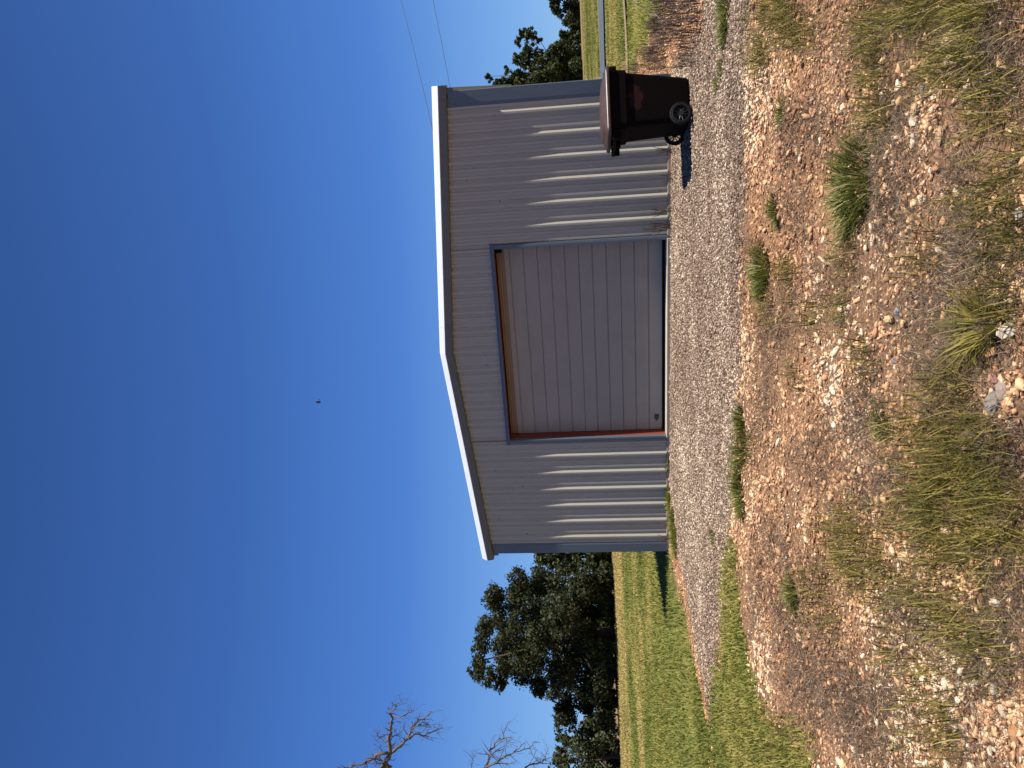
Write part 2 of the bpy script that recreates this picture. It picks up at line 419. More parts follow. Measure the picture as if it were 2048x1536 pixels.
def ribbon(name, pts, width, mat, lift=.012, n=60):
    """strip of ground following a line of world points"""
    pts = np.array(pts, float); t = np.linspace(0, len(pts)-1, n); i = np.minimum(t.astype(int), len(pts)-2); f = (t-i)[:, None]
    c = pts[i]*(1-f)+pts[i+1]*f
    d = np.gradient(c, axis=0); d /= np.linalg.norm(d, axis=1)[:, None]; nrm = np.stack([-d[:, 1], d[:, 0]], 1)
    k = 5; rows = []
    for j in range(k):
        s = (j/(k-1)-.5)*width*(1+.25*(fbm(np.arange(n)*.4+j*3, np.zeros(n)+3)-.5))[:, None]
        rows.append(c+nrm*s)
    V = np.stack(rows, 1).reshape(-1, 2)
    z = height(V[:, 0], V[:, 1])+lift+.05*(fbm(V[:, 0]*.2, V[:, 1]*.2)-.5)*0
    idd = np.arange(n*k).reshape(n, k)
    q = np.stack([idd[:-1, :-1], idd[1:, :-1], idd[1:, 1:], idd[:-1, 1:]], -1).reshape(-1, 4)
    o = np_mesh(name, np.column_stack([V, z]), [q], mat, smooth_shade=True)
    return tag(o, kind='structure')
M['road'] = painted('worn_asphalt', (.075, .088, .11), .9, var=.2, streak=False, spec=.2, scale=.5)
M['path'] = painted('sandy_path', (0.204, 0.153, 0.0905), .95, var=.3, streak=False, spec=.1)
rp = ground_at(1205, 60)
ribbon('road', [(rp[0]-26, rp[1]+.5), (rp[0], rp[1]), (rp[0]+40, rp[1]+2.5)], 4.6, M['road'], .07)
pp = ground_at(1257, 100)
ribbon('path', [(pp[0]-5, pp[1]+.2), (pp[0], pp[1]), (pp[0]+.5, pp[1]+.15), (pp[0]+1.3, pp[1]+.9)], .55, M['path'], .05)

# ------------------------------------------------------------------ scatter helpers
_ico = None
def ico_verts():
    t = (1+5**.5)/2
    v = np.array([(-1,t,0),(1,t,0),(-1,-t,0),(1,-t,0),(0,-1,t),(0,1,t),(0,-1,-t),(0,1,-t),(t,0,-1),(t,0,1),(-t,0,-1),(-t,0,1)], float)
    v /= np.linalg.norm(v[0])
    f = np.array([(0,11,5),(0,5,1),(0,1,7),(0,7,10),(0,10,11),(1,5,9),(5,11,4),(11,10,2),(10,7,6),(7,1,8),(3,9,4),(3,4,2),(3,2,6),(3,6,8),(3,8,9),(4,9,5),(2,4,11),(6,2,10),(8,6,7),(9,8,1)])
    return v, f
CUBE_V = np.array([(-1,-1,-1),(1,-1,-1),(1,1,-1),(-1,1,-1),(-1,-1,1),(1,-1,1),(1,1,1),(-1,1,1)], float)*.62
CUBE_F = np.array([(0,3,2,1),(4,5,6,7),(0,1,5,4),(1,2,6,5),(2,3,7,6),(3,0,4,7)])
def rand_rot(n, tilt):
    a = rng.random(n)*2*np.pi; ca, sa = np.cos(a), np.sin(a)
    Rz = np.zeros((n, 3, 3)); Rz[:, 0, 0] = ca; Rz[:, 0, 1] = -sa; Rz[:, 1, 0] = sa; Rz[:, 1, 1] = ca; Rz[:, 2, 2] = 1
    b = rng.normal(0, tilt, n); cb, sb = np.cos(b), np.sin(b)
    Rx = np.zeros((n, 3, 3)); Rx[:, 0, 0] = 1; Rx[:, 1, 1] = cb; Rx[:, 1, 2] = -sb; Rx[:, 2, 1] = sb; Rx[:, 2, 2] = cb
    c = rng.random(n)*2*np.pi; cc, sc = np.cos(c), np.sin(c)
    R2 = np.zeros((n, 3, 3)); R2[:, 0, 0] = cc; R2[:, 0, 1] = -sc; R2[:, 1, 0] = sc; R2[:, 1, 1] = cc; R2[:, 2, 2] = 1
    return Rz@Rx@R2
def stones(name, pos, size, flat, tilt, mat, near=True, rnd=None):
    n = len(pos)
    bv, bf = ico_verts() if near else (CUBE_V, CUBE_F)
    k = len(bv)
    sc = np.stack([size*rng.uniform(.85, 1.5, n), size*rng.uniform(.45, .9, n), size*flat*rng.uniform(.7, 1.3, n)], 1)
    V = bv[None]*rng.uniform(.58, 1.25, (n, k, 1))*sc[:, None, :]
    V = np.einsum('nij,nkj->nki', rand_rot(n, tilt), V)+pos[:, None, :]
    Fc = (bf[None]+(np.arange(n)*k)[:, None, None]).reshape(-1, bf.shape[1])
    if rnd is None: rnd = rng.random(n)
    return np_mesh(name, V.reshape(-1, 3), [Fc], mat, attr=np.repeat(rnd, k))
def sample_region(n, x0, x1, y0, y1, margin=220):
    P = np.stack([rng.uniform(x0, x1, n), rng.uniform(y0, y1, n)], 1)
    z = height(P[:, 0], P[:, 1]); Q = np.column_stack([P, z])
    px, py, d = project(Q)
    keep = (d > 1.) & (px > 1100) & (px < 2048+margin+500) & (py > -margin-900) & (py < 1536+margin+900)
    out = (px > 2048+margin) | (py < -margin) | (py > 1536+margin)      # thinner beyond the frame's edges
    keep &= ~out | (rng.random(n) < .45)
    return Q[keep], d[keep]
def blades(base, hgt, wid, lean, heading, curl, mat, name, rnd=None, parent=None):
    """base (n,3); arrays per blade -> thin bent tapering strips"""
    n = len(base); lv = np.array([0, .4, .75, 1.]); wv = np.array([1, .85, .55, .08])
    dx, dy = np.cos(heading), np.sin(heading)
    side = np.stack([-dy, dx, np.zeros(n)], 1)
    V = np.zeros((n, 4, 2, 3))
    px = np.zeros(n); pz = np.zeros(n); prev = 0.
    for i, t in enumerate(lv):
        if i:
            seg = (t-prev)*hgt; ang = lean+curl*(t+prev)/2
            px = px+seg*np.sin(ang); pz = pz+seg*np.cos(ang)
        prev = t
        c = base+np.stack([dx*px, dy*px, pz], 1)
        ww = (wid*wv[i]/2)[:, None]
        V[:, i, 0] = c-side*ww; V[:, i, 1] = c+side*ww
    idd = np.arange(n*8).reshape(n, 4, 2)
    q = np.stack([idd[:, :-1, 0], idd[:, :-1, 1], idd[:, 1:, 1], idd[:, 1:, 0]], -1).reshape(-1, 4)
    if rnd is None: rnd = rng.random(n)
    return np_mesh(name, V.reshape(-1, 3), [q], mat, parent=parent, attr=np.repeat(rnd, 8), smooth_shade=True)

# dense-grass patches of the foreground (photo position, spread, amount)
PATCH_OLIVE = [(1900, 860, 90, 55, 26), (1950, 960, 95, 75, 44), (1870, 1010, 70, 60, 30), (2010, 1060, 60, 50, 18), (1930, 1100, 80, 40, 16),
    (1690, 1060, 40, 45, 22), (1720, 1130, 55, 45, 20), (1640, 1160, 20, 30, 6), (1800, 1170, 60, 40, 10),
    (1560, 25, 45, 35, 26), (1590, 70, 40, 25, 12), (1530, 100, 14, 40, 10), (1830, 20, 90, 25, 26), (1960, 15, 70, 25, 22), (1760, 60, 40, 30, 9), (1930, 120, 50, 25, 12), (1990, 175, 50, 30, 8),
    (1880, 145, 40, 30, 6), (1985, 385, 50, 30, 7), (2030, 320, 25, 40, 5), (1930, 400, 30, 25, 3), (2010, 480, 45, 25, 9), (1960, 250, 30, 25, 3),
    (1750, 145, 25, 35, 8), (1760, 225, 18, 25, 8), (1900, 1230, 90, 40, 14), (1950, 1300, 70, 50, 14), (1840, 1400, 60, 40, 9), (1880, 1480, 50, 40, 10), (2000, 600, 45, 30, 7), (1930, 760, 50, 40, 10),
    (1570, 560, 22, 30, 7), (1540, 620, 16, 30, 5), (1640, 630, 25, 30, 5), (1690, 620, 12, 25, 4), (1590, 740, 10, 30, 3), (1510, 900, 14, 40, 6), (1730, 720, 20, 30, 5), (1660, 1240, 20, 40, 6), (1800, 1300, 30, 40, 5),
    (1560, 1480, 30, 50, 14), (1700, 520, 25, 30, 4), (1850, 520, 30, 30, 5)]
PATCH_STRAW = [(1640, 1340, 90, 90, 60), (1700, 1400, 90, 70, 60), (1590, 1230, 45, 90, 40), (1820, 1250, 90, 70, 30), (1740, 1480, 60, 60, 34),
    (1560, 640, 35, 60, 26), (1530, 780, 22, 90, 30), (1640, 900, 60, 70, 30), (1720, 830, 40, 60, 26), (1760, 960, 60, 70, 30), (1560, 1090, 40, 50, 20),
    (1620, 250, 50, 60, 30), (1740, 300, 50, 60, 36), (1780, 420, 50, 60, 36), (1600, 420, 40, 60, 20), (1660, 560, 60, 60, 24), (1860, 600, 70, 70, 26), (1950, 680, 60, 60, 26), (1960, 520, 60, 50, 22), (1900, 470, 50, 40, 18),
    (1800, 240, 40, 40, 18), (1900, 330, 40, 60, 10), (1860, 720, 70, 60, 26), (2000, 900, 50, 60, 20), (2020, 1200, 50, 60, 24), (1990, 1330, 60, 70, 26), (1930, 60, 70, 50, 20), (1700, 90, 60, 60, 18), (1950, 1450, 70, 60, 18), (2000, 110, 60, 60, 20), (1520, 1180, 20, 60, 16)]
def patch_points(patches, mult, clump=1, cr=.0):
    out = []
    for (px, py, rx, ry, n) in patches:
        k = int(n*mult)
        X_ = rng.normal(px, rx*.62, k); Y_ = rng.normal(py, ry*.62, k)
        for a, b in zip(X_, Y_):
            p = ground_at(max(a, 1395), b); out.append(p[:2])
    out = np.array(out)
    if clump > 1:
        out = np.repeat(out, clump, 0)+rng.normal(0, cr, (len(out)*clump, 2))
    return np.column_stack([out, height(out[:, 0], out[:, 1])])

straw_field = None
# ---- stones of the bare soil
Q, d = sample_region(430000, -9, 6.8, -9.9, -2.6)
g1, l1, _ = zones(Q)
patchy = fbm(Q[:, 0]*1.6+3, Q[:, 1]*1.6+8)
bare = poly_w([(1860, 290), (1900, 215), (1960, 230), (1985, 300), (1960, 350), (1890, 360)])
isb = sdist(Q, bare) > -.02
prob = np.clip(.25+1.7*(patchy-.33), .12, 1)*(1-g1)*(1-l1)*np.where(isb, .12, 1)
prob *= np.clip(4.5/d, .35, 1.)
keep = rng.random(len(Q)) < prob
Q, d = Q[keep], d[keep]
size = .0078*np.exp(rng.normal(0, .5, len(Q)))*(1+d*.05)
big = rng.random(len(Q)) < .012; size[big] *= rng.uniform(2., 3.4, big.sum()); size = np.minimum(size, .032)
Q[:, 2] += size*.12
tint = np.clip(rng.beta(1.6, 1.6, len(Q))*.85+(fbm(Q[:, 0]*.9+30, Q[:, 1]*.9)-.42)*1.5+big*.2, 0, 1)
st = stones('pebbles', Q, size, .42, .45, M['stone'], True, tint)
tag(st, 'tan and pink pebbles strewn over the bare reddish soil in front', 'pebbles', kind='stuff')
print('pebbles', len(Q))
def soil_bank():
    B, db = sample_region(120000, 3.4, 9, -3.2, 6); gb, lb, _ = zones(B)
    kb = rng.random(len(B)) < (1-gb)*(1-lb)*.8; B = B[kb]
    B = np.concatenate([B, np.column_stack([q_ := rng.uniform([-9, -3.2], [-1.6, -.08], (26000, 2)), height(q_[:, 0], q_[:, 1])])])
    gb, lb, _ = zones(B); B = B[rng.random(len(B)) < (1-gb)*(1-lb)]
    sb = .010*np.exp(rng.normal(0, .55, len(B))); B[:, 2] += sb*.1
    return tag(stones('bank_stones', B, np.minimum(sb, .04), .5, .4, M['stone'], False, np.clip(rng.beta(2, 2.2, len(B)), 0, 1)), 'tan stones on the bare bank and along the foot of the wall', 'stones', kind='stuff')
soil_bank()
# ---- driveway gravel
Q, d = sample_region(330000, -8, 7, -5.6, -.06)
g1, l1, _ = zones(Q)
keep = rng.random(len(Q)) < g1*np.clip(6.5/d, .4, 1)*(.7+.3*smooth(.30, .5, fbm(Q[:, 0]*1.1, Q[:, 1]*3+5)))
Q, d = Q[keep], d[keep]
size = .0085*np.exp(rng.normal(0, .32, len(Q)))*(1+(d-5)*.035)
Q[:, 2] += size*.15
tint = np.clip(rng.random(len(Q))*.85+(fbm(Q[:, 0]*1.2+7, Q[:, 1]*2.5)-.45)*.4, 0, 1)
st = stones('gravel', Q, size, .8, .6, M['gravel'], False, tint)
tag(st, 'pale grey crushed gravel covering the drive before the garage', 'gravel', kind='stuff')
print('gravel', len(Q))

# ---- lawn blades left, strip, right
def grow(name, Q, h, w, mat, label, spread=.5, tint=None, stuff=True, cat='grass'):
    n = len(Q)
    o = blades(Q, h*rng.uniform(.6, 1.3, n), w*rng.uniform(.7, 1.3, n), np.abs(rng.normal(0, spread, n)), rng.random(n)*2*np.pi, rng.uniform(.1, 1.1, n), mat, name, tint)
    return tag(o, label, cat, kind='stuff') if stuff else o
Q1, d1 = sample_region(900000, -44, -2.6, -7.5, 40)
g1, l1, _ = zones(Q1); keep = rng.random(len(Q1)) < l1*np.clip(17/d1, .2, 1)**2; Q1, d1 = Q1[keep], d1[keep]
Q3, d3 = sample_region(160000, -4.5, 2.6, -8, -2.5); g3, l3, _ = zones(Q3); keep = rng.random(len(Q3)) < l3*.8; Q3, d3 = Q3[keep], d3[keep]
Q2, d2 = sample_region(260000, 3.75, 16, .5, 75)
g2, l2, _ = zones(Q2); keep = rng.random(len(Q2)) < l2*(np.abs(Q2[:, 1]-rp[1]-.6) > 4.2)*(np.abs(Q2[:, 1]-pp[1]-.1) > .45); Q2, d2 = Q2[keep], d2[keep]
Q = np.concatenate([Q1, Q2, Q3]); d = np.concatenate([d1, d2, d3])
tint = np.clip(rng.random(len(Q))*.5+(fbm(Q[:, 0]*.5, Q[:, 1]*.5)-.3)*1.1+.3*(fbm(Q[:, 0]*3, Q[:, 1]*3)-.45)+.14*smooth(-2.5, -4.5, Q[:, 1])+.55*dry_at(Q), 0, 1)
grow('lawn_grass', Q, .05+.0014*d, .006+.0009*d, M['lawn'], 'short yellow green grass spreading past the metal building', .6, tint)
print('lawn', len(Q))
# ---- olive tall grass
Q = patch_points(PATCH_OLIVE, 2.9, 6, .05)
print('olive', len(Q))
pd = project(Q)[2]
n = len(Q)
tint = np.clip(rng.random(n)**1.3*.95+(fbm(Q[:, 0]*3, Q[:, 1]*3)-.5)*.5, 0, 1)
grow('tall_grass', Q, .122, .0028+.0005*pd, M['tallgrass'], 'olive yellow tall grass growing in patches on the stony soil', .5, tint)
# ---- dry straw lying on the soil
Q = patch_points(PATCH_STRAW, 4.0, 15, .07)
Qx, dx_ = sample_region(70000, -7, 6.5, -9.2, -4.2); gg, ll, _ = zones(Qx)
keep = rng.random(len(Qx)) < (1-gg)*(1-ll)*smooth(.42, .6, fbm(Qx[:, 0]*1.1+50, Qx[:, 1]*1.1))*.9
Q = np.concatenate([Q, Qx[keep], patch_points(PATCH_OLIVE, 2.5, 12, .06)]); n = len(Q); Q[:, 2] += .008
print('straw', n)
pd = project(Q)[2]
o = blades(Q, rng.uniform(.02, .075, n), (.0012+.0004*pd)*rng.uniform(.7, 1.4, n), rng.uniform(.9, 1.6, n), rng.random(n)*2*np.pi, rng.uniform(-.3, .5, n), M['straw'], 'dry_grass')
tag(o, 'grey brown dead grass and straw littering the stony soil', 'dry grass', kind='stuff')
# ---- dead weeds right of the bin
Qx, dx_ = sample_region(60000, 3.7, 8, -2.6, 9); sdw = sdist(Qx, P_strawR)
keep = rng.random(len(Qx)) < smooth(-.35, .3, sdw)*smooth(.40, .56, fbm(Qx[:, 0]*2.6, Qx[:, 1]*1.4))*.45; Qx = Qx[keep]; n = len(Qx)
o = blades(Qx, rng.uniform(.05, .22, n), rng.uniform(.006, .012, n), np.abs(rng.normal(0, .35, n)), rng.random(n)*2*np.pi, rng.uniform(-.2, .8, n), M['weed'], 'dry_weeds')
tag(o, 'dark dead weed stalks on the reddish bank right of the bin', 'dry weeds', kind='stuff')

# ---- small sprouts scattered over the drive
Qx, dx_ = sample_region(900, -5, 5, -5, -.4); gg, ll, _ = zones(Qx); Qx = Qx[(gg > .95) & (rng.random(len(Qx)) < .35)]
Q = np.repeat(Qx, 14, 0); Q[:, :2] += rng.normal(0, 1, (len(Q), 2))*np.array([.06, .02]); Q[:, 2] = height(Q[:, 0], Q[:, 1]); n = len(Q)
o = blades(Q, rng.uniform(.015, .05, n), rng.uniform(.006, .010, n), rng.uniform(.5, 1.5, n), rng.random(n)*6.28, rng.uniform(0, .6, n), M['weed'], 'gravel_sprouts')
tag(o, 'scattered small dark sprouts and twigs on the gravel drive', 'weeds', kind='stuff')

# ------------------------------------------------------------------ single grass tufts
def tuft(px, py, rad, h, nb, mat, label, cat='grass tuft', group='single grass tufts', name='grass_tuft', squash=1., lean=.55, wmul=1.):
    p = on_ground(px, py)
    rr = rad*np.sqrt(rng.random(nb)); aa = rng.random(nb)*2*np.pi
    off = np.stack([rr*np.cos(aa), rr*np.sin(aa)*squash, np.zeros(nb)], 1)
    hd = aa+rng.normal(0, .5, nb)
    world = p+off; off[:, 2] = height(world[:, 0], world[:, 1])-p[2]-.004
    dd = project(p[None])[2][0]
    o = blades(off, h*rng.uniform(.5, 1.25, nb), (.0042+.0006*dd)*wmul*rng.uniform(.7, 1.3, nb), lean*(rr/rad)*rng.uniform(.4, 1.3, nb)+.05, hd, rng.uniform(.2, 1.2, nb), mat, name, np.clip(rng.beta(2, 2.2, nb), 0, 1))
    o.location = p
    return tag(o, label, cat, group)
GT = M['greentuft']
tuft(1705, 365, .18, .16, 620, GT, 'large dark green grass clump, the biggest tuft on the stony ground', lean=.8)
tuft(1700, 425, .12, .12, 330, GT, 'medium green grass clump touching the left side of the largest clump', lean=.8)
tuft(1524, 535, .14, .14, 320, GT, 'bright green tuft at the gravel edge below the garage door', lean=.7)
tuft(1521, 570, .10, .11, 320, GT, 'small green tuft beside the bright tuft at the gravel edge', lean=.7)
tuft(1487, 845, .16, .12, 260, GT, 'narrow green tuft at the gravel edge below the door latch', lean=.7, squash=.5)
tuft(1484, 915, .22, .12, 330, GT, 'long green tuft at the gravel edge below the left wall ribs', lean=.7, squash=.5)
tuft(1482, 985, .24, .13, 420, GT, 'leftmost thick green tuft along the gravel edge', lean=.7, squash=.5)
tuft(1603, 1185, .08, .12, 260, GT, 'lone small green tuft on the brown straw at left', lean=.7)
tuft(1560, 425, .11, .09, 240, GT, 'thin low green tuft between the gravel edge and the largest clump', lean=.9, squash=.4)
tuft(1975, 650, .07, .15, 190, M['tallgrass'], 'dark olive tuft beside the pale rounded rock in front', lean=.8)
tuft(1760, 845, .06, .07, 160, GT, 'tiny dark green tuft on the orange soil patch', lean=.9)
tuft(1580, 225, .08, .08, 150, GT, 'low green tuft near the right end of the stony bank', lean=.8, squash=.5)
G2 = 'low green weeds on the gravel'
tuft(1443, 138, .07, .07, 130, GT, 'dark green weed on the gravel in front of the bin, nearer one', 'weed', G2, 'weed', lean=1.1)
tuft(1434, 168, .06, .06, 100, GT, 'small dark green weed on the gravel closest to the bin base', 'weed', G2, 'weed', lean=1.1)
tuft(1448, 70, .11, .08, 260, GT, 'spreading green weed on the gravel at the right of the bin', 'weed', G2, 'weed', lean=1.1)
tuft(1450, 20, .24, .10, 600, GT, 'wide green weed patch at the right edge of the gravel', 'weed', G2, 'weed', lean=1.1, squash=.6)
tuft(1428, 1075, .12, .07, 140, GT, 'small green weed in the gravel near the left corner of the building', 'weed', G2, 'weed', lean=1.1)
G3 = 'weeds along the foot of the wall'
tuft(1338, 925, .16, .10, 260, M['lawn'], 'grass weed at the wall foot just left of the garage door', 'weed', G3, 'weed', lean=.8, squash=.4)
tuft(1340, 1000, .22, .11, 320, M['lawn'], 'grass weed at the wall foot halfway to the left corner', 'weed', G3, 'weed', lean=.8, squash=.4)
tuft(1347, 1045, .25, .12, 420, M['lawn'], 'bushy grass weed at the wall foot near the left corner', 'weed', G3, 'weed', lean=.8, squash=.5)
tuft(1352, 1085, .25, .12, 360, M['lawn'], 'grass weed below the left corner trim of the building', 'weed', G3, 'weed', lean=.8, squash=.5)

# ------------------------------------------------------------------ dead weeds with bare branching stems at the wall
def dead_weed(x, y, h, ns, label, seed):
    r = random.Random(seed); p = np.array([x, y, float(height(x, y))])
    mb = MB()
    for i in range(ns):
        a = r.uniform(0, 6.28); ln = h*r.uniform(.6, 1.1); le = r.uniform(.1, .6)
        q = Vector((r.uniform(-.04, .04), r.uniform(-.03, .03), 0)); pts = [q.copy()]
        dirv = Vector((math.cos(a)*le, math.sin(a)*le*.5-.1, 1)).normalized()
        for k in range(5):
            q = q+dirv*ln/5; pts.append(q.copy())
            dirv = (dirv+Vector((r.uniform(-.3, .3), r.uniform(-.2, .2), r.uniform(-.1, .2)))).normalized()
            if k > 0:
                for b in range(2):
                    d2 = (dirv+Vector((r.uniform(-1, 1), r.uniform(-.7, .7), r.uniform(-.1, .6)))).normalized()
                    e = q+d2*ln*r.uniform(.12, .32); mb.tube([q, (q+e)/2+Vector((0, 0, .01)), e], [.0028, .002, .001], 4, False)
        mb.tube(pts, [.005, .0045, .004, .0035, .003, .002], 5, False)
    o = mb.build('dead_weed', M['weedstem']); o.location = p
    return tag(o, label, 'dead weed', 'bare dead weeds at the wall')
M['weedstem'] = painted('weed_stem', (.12, .085, .065), .9, var=.4, spec=.1)
dead_weed(1.72, -.14, .34, 9, 'bare brown weed standing at the right corner of the garage door', 1)
dead_weed(1.95, -.16, .24, 6, 'low bare brown weed a step right of the garage door', 2)
dead_weed(2.72, -.20, .22, 6, 'bare brown weed at the wall foot left of the bin', 3)
dead_weed(2.40, -.22, .16, 5, 'shortest bare weed at the wall foot between door and bin', 4)
dead_weed(-3.3, -.16, .20, 6, 'bare weed at the wall foot near the left corner trim', 5)
# pale twigs right of the bin
def fallen_twig(px, py, label, seed):
    r = random.Random(seed); p = on_ground(px, py); mb = MB(); q = Vector((0, 0, .02)); dv = Vector((.5, .1, .55)).normalized(); pts = [q.copy()]
    for k in range(6):
        q = q+dv*.09; pts.append(q.copy()); dv = (dv+Vector((r.uniform(-.3, .3), r.uniform(-.3, .3), r.uniform(-.25, .1)))).normalized()
        e = q+(dv+Vector((r.uniform(-.8, .8), 0, r.uniform(-.5, .7)))).normalized()*.13; mb.tube([q, e], [.004, .002], 4)
    mb.tube(pts, [.008, .007, .006, .005, .004, .003, .002], 5)
    o = mb.build('dead_branch', M['twig']); o.location = p
    return tag(o, label, 'branch')
M['twig'] = painted('pale_twig', (.5, .44, .36), .8)
fallen_twig(1330, 42, 'pale bare branch sticking up from the weedy bank right of the bin', 3)

# ------------------------------------------------------------------ individual rocks
def rock(px, py, size, c, flat, label, seed):
    r = np.random.default_rng(seed)
    bm = bmesh.new(); bmesh.ops.create_icosphere(bm, subdivisions=3, radius=1.)
    pl = r.normal(size=(9, 3)); pl /= np.linalg.norm(pl, axis=1)[:, None]; dd = r.uniform(.62, .95, 9)
    for v in bm.verts:
        c0 = np.array(v.co)
        for k in range(9):
            s = c0@pl[k]-dd[k]
            if s > 0: c0 = c0-pl[k]*s*.9
        c0 = c0*(1+.07*math.sin(7*c0[0]+seed)*math.sin(6*c0[1])+.04*math.sin(15*c0[2]+seed))
        v.co = (c0[0]*size*r.uniform(.985, 1.015), c0[1]*size*.8, c0[2]*size*flat)
    me = bpy.data.meshes.new('rock'); bm.to_mesh(me); bm.free()
    key = tuple(c)
    if key not in rock_m: rock_m[key] = painted('rock_surface', tuple(x*.72 for x in c), .85, var=.35, streak=False, spec=.2, scale=14)
    me.materials.append(rock_m[key]); o = bpy.data.objects.new('rock', me); link(o)
    p = on_ground(px, py); o.location = (p[0], p[1], p[2]+size*flat*.35); o.rotation_euler = (r.normal(0, .15), r.normal(0, .15), r.uniform(0, 6.28))
    return tag(o, label, 'rock', 'loose rocks on the stony ground')
rock_m = {}
PALE, GREY, TAN, RED, ORG, YEL = (.62, .52, .40), (.27, .235, .205), (.46, .30, .19), (.50, .25, .18), (.45, .23, .11), (.60, .47, .24)
for a in [(2004, 808, .048, GREY, .6, 'largest grey rock, half buried beside the olive grass in front'),
          (2014, 784, .040, (.33, .25, .21), .55, 'brown grey rock touching the right side of the largest grey rock'),
          (2012, 664, .040, PALE, .7, 'pale cream rounded rock next to the dark olive tuft'),
          (1999, 757, .026, RED, .8, 'small pinkish red rock between the pale rock and the largest grey rock'),
          (1993, 706, .026, ORG, .6, 'small orange brown rock left of the pale cream rock'),
          (1797, 625, .032, (.30, .28, .27), .6, 'slate grey rock in the middle of the pebbles'),
          (1781, 638, .026, YEL, .7, 'yellowish rock beside the slate grey rock'),
          (1788, 721, .024, (.23, .22, .215), .6, 'dark grey rock among pebbles left of the yellowish rock'),
          (1836, 215, .028, YEL, .7, 'yellow cream rock at the right of the largest grass clump'),
          (1830, 240, .036, PALE, .45, 'flat pale slab rock beside the yellow cream rock'),
          (1853, 182, .038, (.24, .19, .16), .45, 'dark brown flat rock right of the pale slab rock'),
          (1879, 273, .044, TAN, .3, 'broad flat tan rock beside the bare orange soil'),
          (1826, 270, .022, PALE, .6, 'small cream rock between the flat pale slab and the flat tan rock'),
          (2020, 428, .022, (.66, .60, .52), .7, 'whitish stone in the grass near the lower right front'),
          (2036, 1467, .034, ORG, .6, 'orange rock in the coarse pebbles at the left front'),
          (1993, 1380, .034, PALE, .6, 'pale rock at the top of the coarse pebbles at the left front'),
          (2010, 1425, .030, (.58, .42, .30), .6, 'light tan rock in the middle of the coarse pebbles at the left front'),
          (1999, 1204, .024, PALE, .8, 'pale stone beside the straw left of the tall olive grass'),
          (1865, 500, .020, (.62, .50, .36), .8, 'cream stone on the gravelly soil below the largest grass clump'),
          (1895, 612, .024, TAN, .6, 'tan stone in grey straw between slate grey rock and pale cream rock')]:
    rock(*a, seed=int(a[0]*7+a[1]))
# coarse pebbles in a few spots
cp = []
for (px, py, rx, ry, n) in [(2000, 1430, 60, 70, 420), (2015, 780, 35, 50, 150), (1790, 440, 35, 45, 140), (1830, 230, 60, 50, 170), (1800, 560, 70, 60, 150), (1790, 700, 60, 70, 170), (2000, 560, 40, 60, 110), (1950, 1180, 60, 90, 140), (1700, 210, 60, 60, 100), (1720, 1240, 70, 60, 90)]:
    for _ in range(n): cp.append(ground_at(rng.normal(px, rx*.6), rng.normal(py, ry*.6))[:2])
cp = np.array(cp); Q = np.column_stack([cp, height(cp[:, 0], cp[:, 1])]); size = .011*np.exp(rng.normal(0, .35, len(Q))); Q[:, 2] += size*.2
st = stones('coarse_pebbles', Q, size, .6, .35, M['stone'], True, np.clip(rng.beta(3, 2, len(Q)), 0, 1))
tag(st, 'coarser pale pebbles lying in drifts between the grass patches', 'pebbles', kind='stuff')

# ------------------------------------------------------------------ the metal building
PITCHW = .3048; HE, HR = 2.885, 3.19; LEN = 9.2
DX, DH = 1.524, 2.45
bld = empty('metal_building', (0, 0, 0), 0, 'low gabled white ribbed metal garage building with blue grey trim', 'building')
def roofline(x): return HR-(HR-HE)*abs(x)/W2
def rib_profile(x0, x1):
    pts = [(x0, 0.)]
    k0 = int(x0/PITCHW)-2
    for k in range(k0, k0+int((x1-x0)/PITCHW)+5):
        c = k*PITCHW-.011
        for (dx, dy) in ((-.046, 0), (-.012, -.038), (.014, -.038), (.049, 0), (PITCHW/3-.030, 0), (PITCHW/3-.013, -.016), (PITCHW/3+.013, -.016), (PITCHW/3+.030, 0),
                         (2*PITCHW/3-.030, 0), (2*PITCHW/3-.013, -.016), (2*PITCHW/3+.013, -.016), (2*PITCHW/3+.030, 0)):
            if x0+.004 < c+dx < x1-.004: pts.append((c+dx, dy))
    # ridge break
    pts.append((x1, 0.))
    if x0 < 0 < x1 and not any(abs(p[0]) < 1e-4 for p in pts):
        pts.append((0., -.038))
    return sorted(pts)
def ribbed_wall(mb, x0, x1, zb, zt):
    pr = rib_profile(x0, x1); nz = 6
    vs = []
    for (x, y) in pr:
        top = zt(x)
        for j in range(nz+1):
            z = zb+(top-zb)*j/nz
            vs.append((x, y, z))
    m = nz+1
    fs = [(i*m+j, (i+1)*m+j, (i+1)*m+j+1, i*m+j+1) for i in range(len(pr)-1) for j in range(nz)]
    mb.add(vs, fs)
fw_ = MB()
ribbed_wall(fw_, -W2+.02, -DX-.01, -.012, lambda x: roofline(x)+.03)
ribbed_wall(fw_, DX+.01, W2-.02, -.012, lambda x: roofline(x)+.03)
ribbed_wall(fw_, -DX-.008, DX+.008, DH+.012, lambda x: roofline(x)+.03)
front = fw_.build('front_wall', M['panel'], bld, recalc=False)
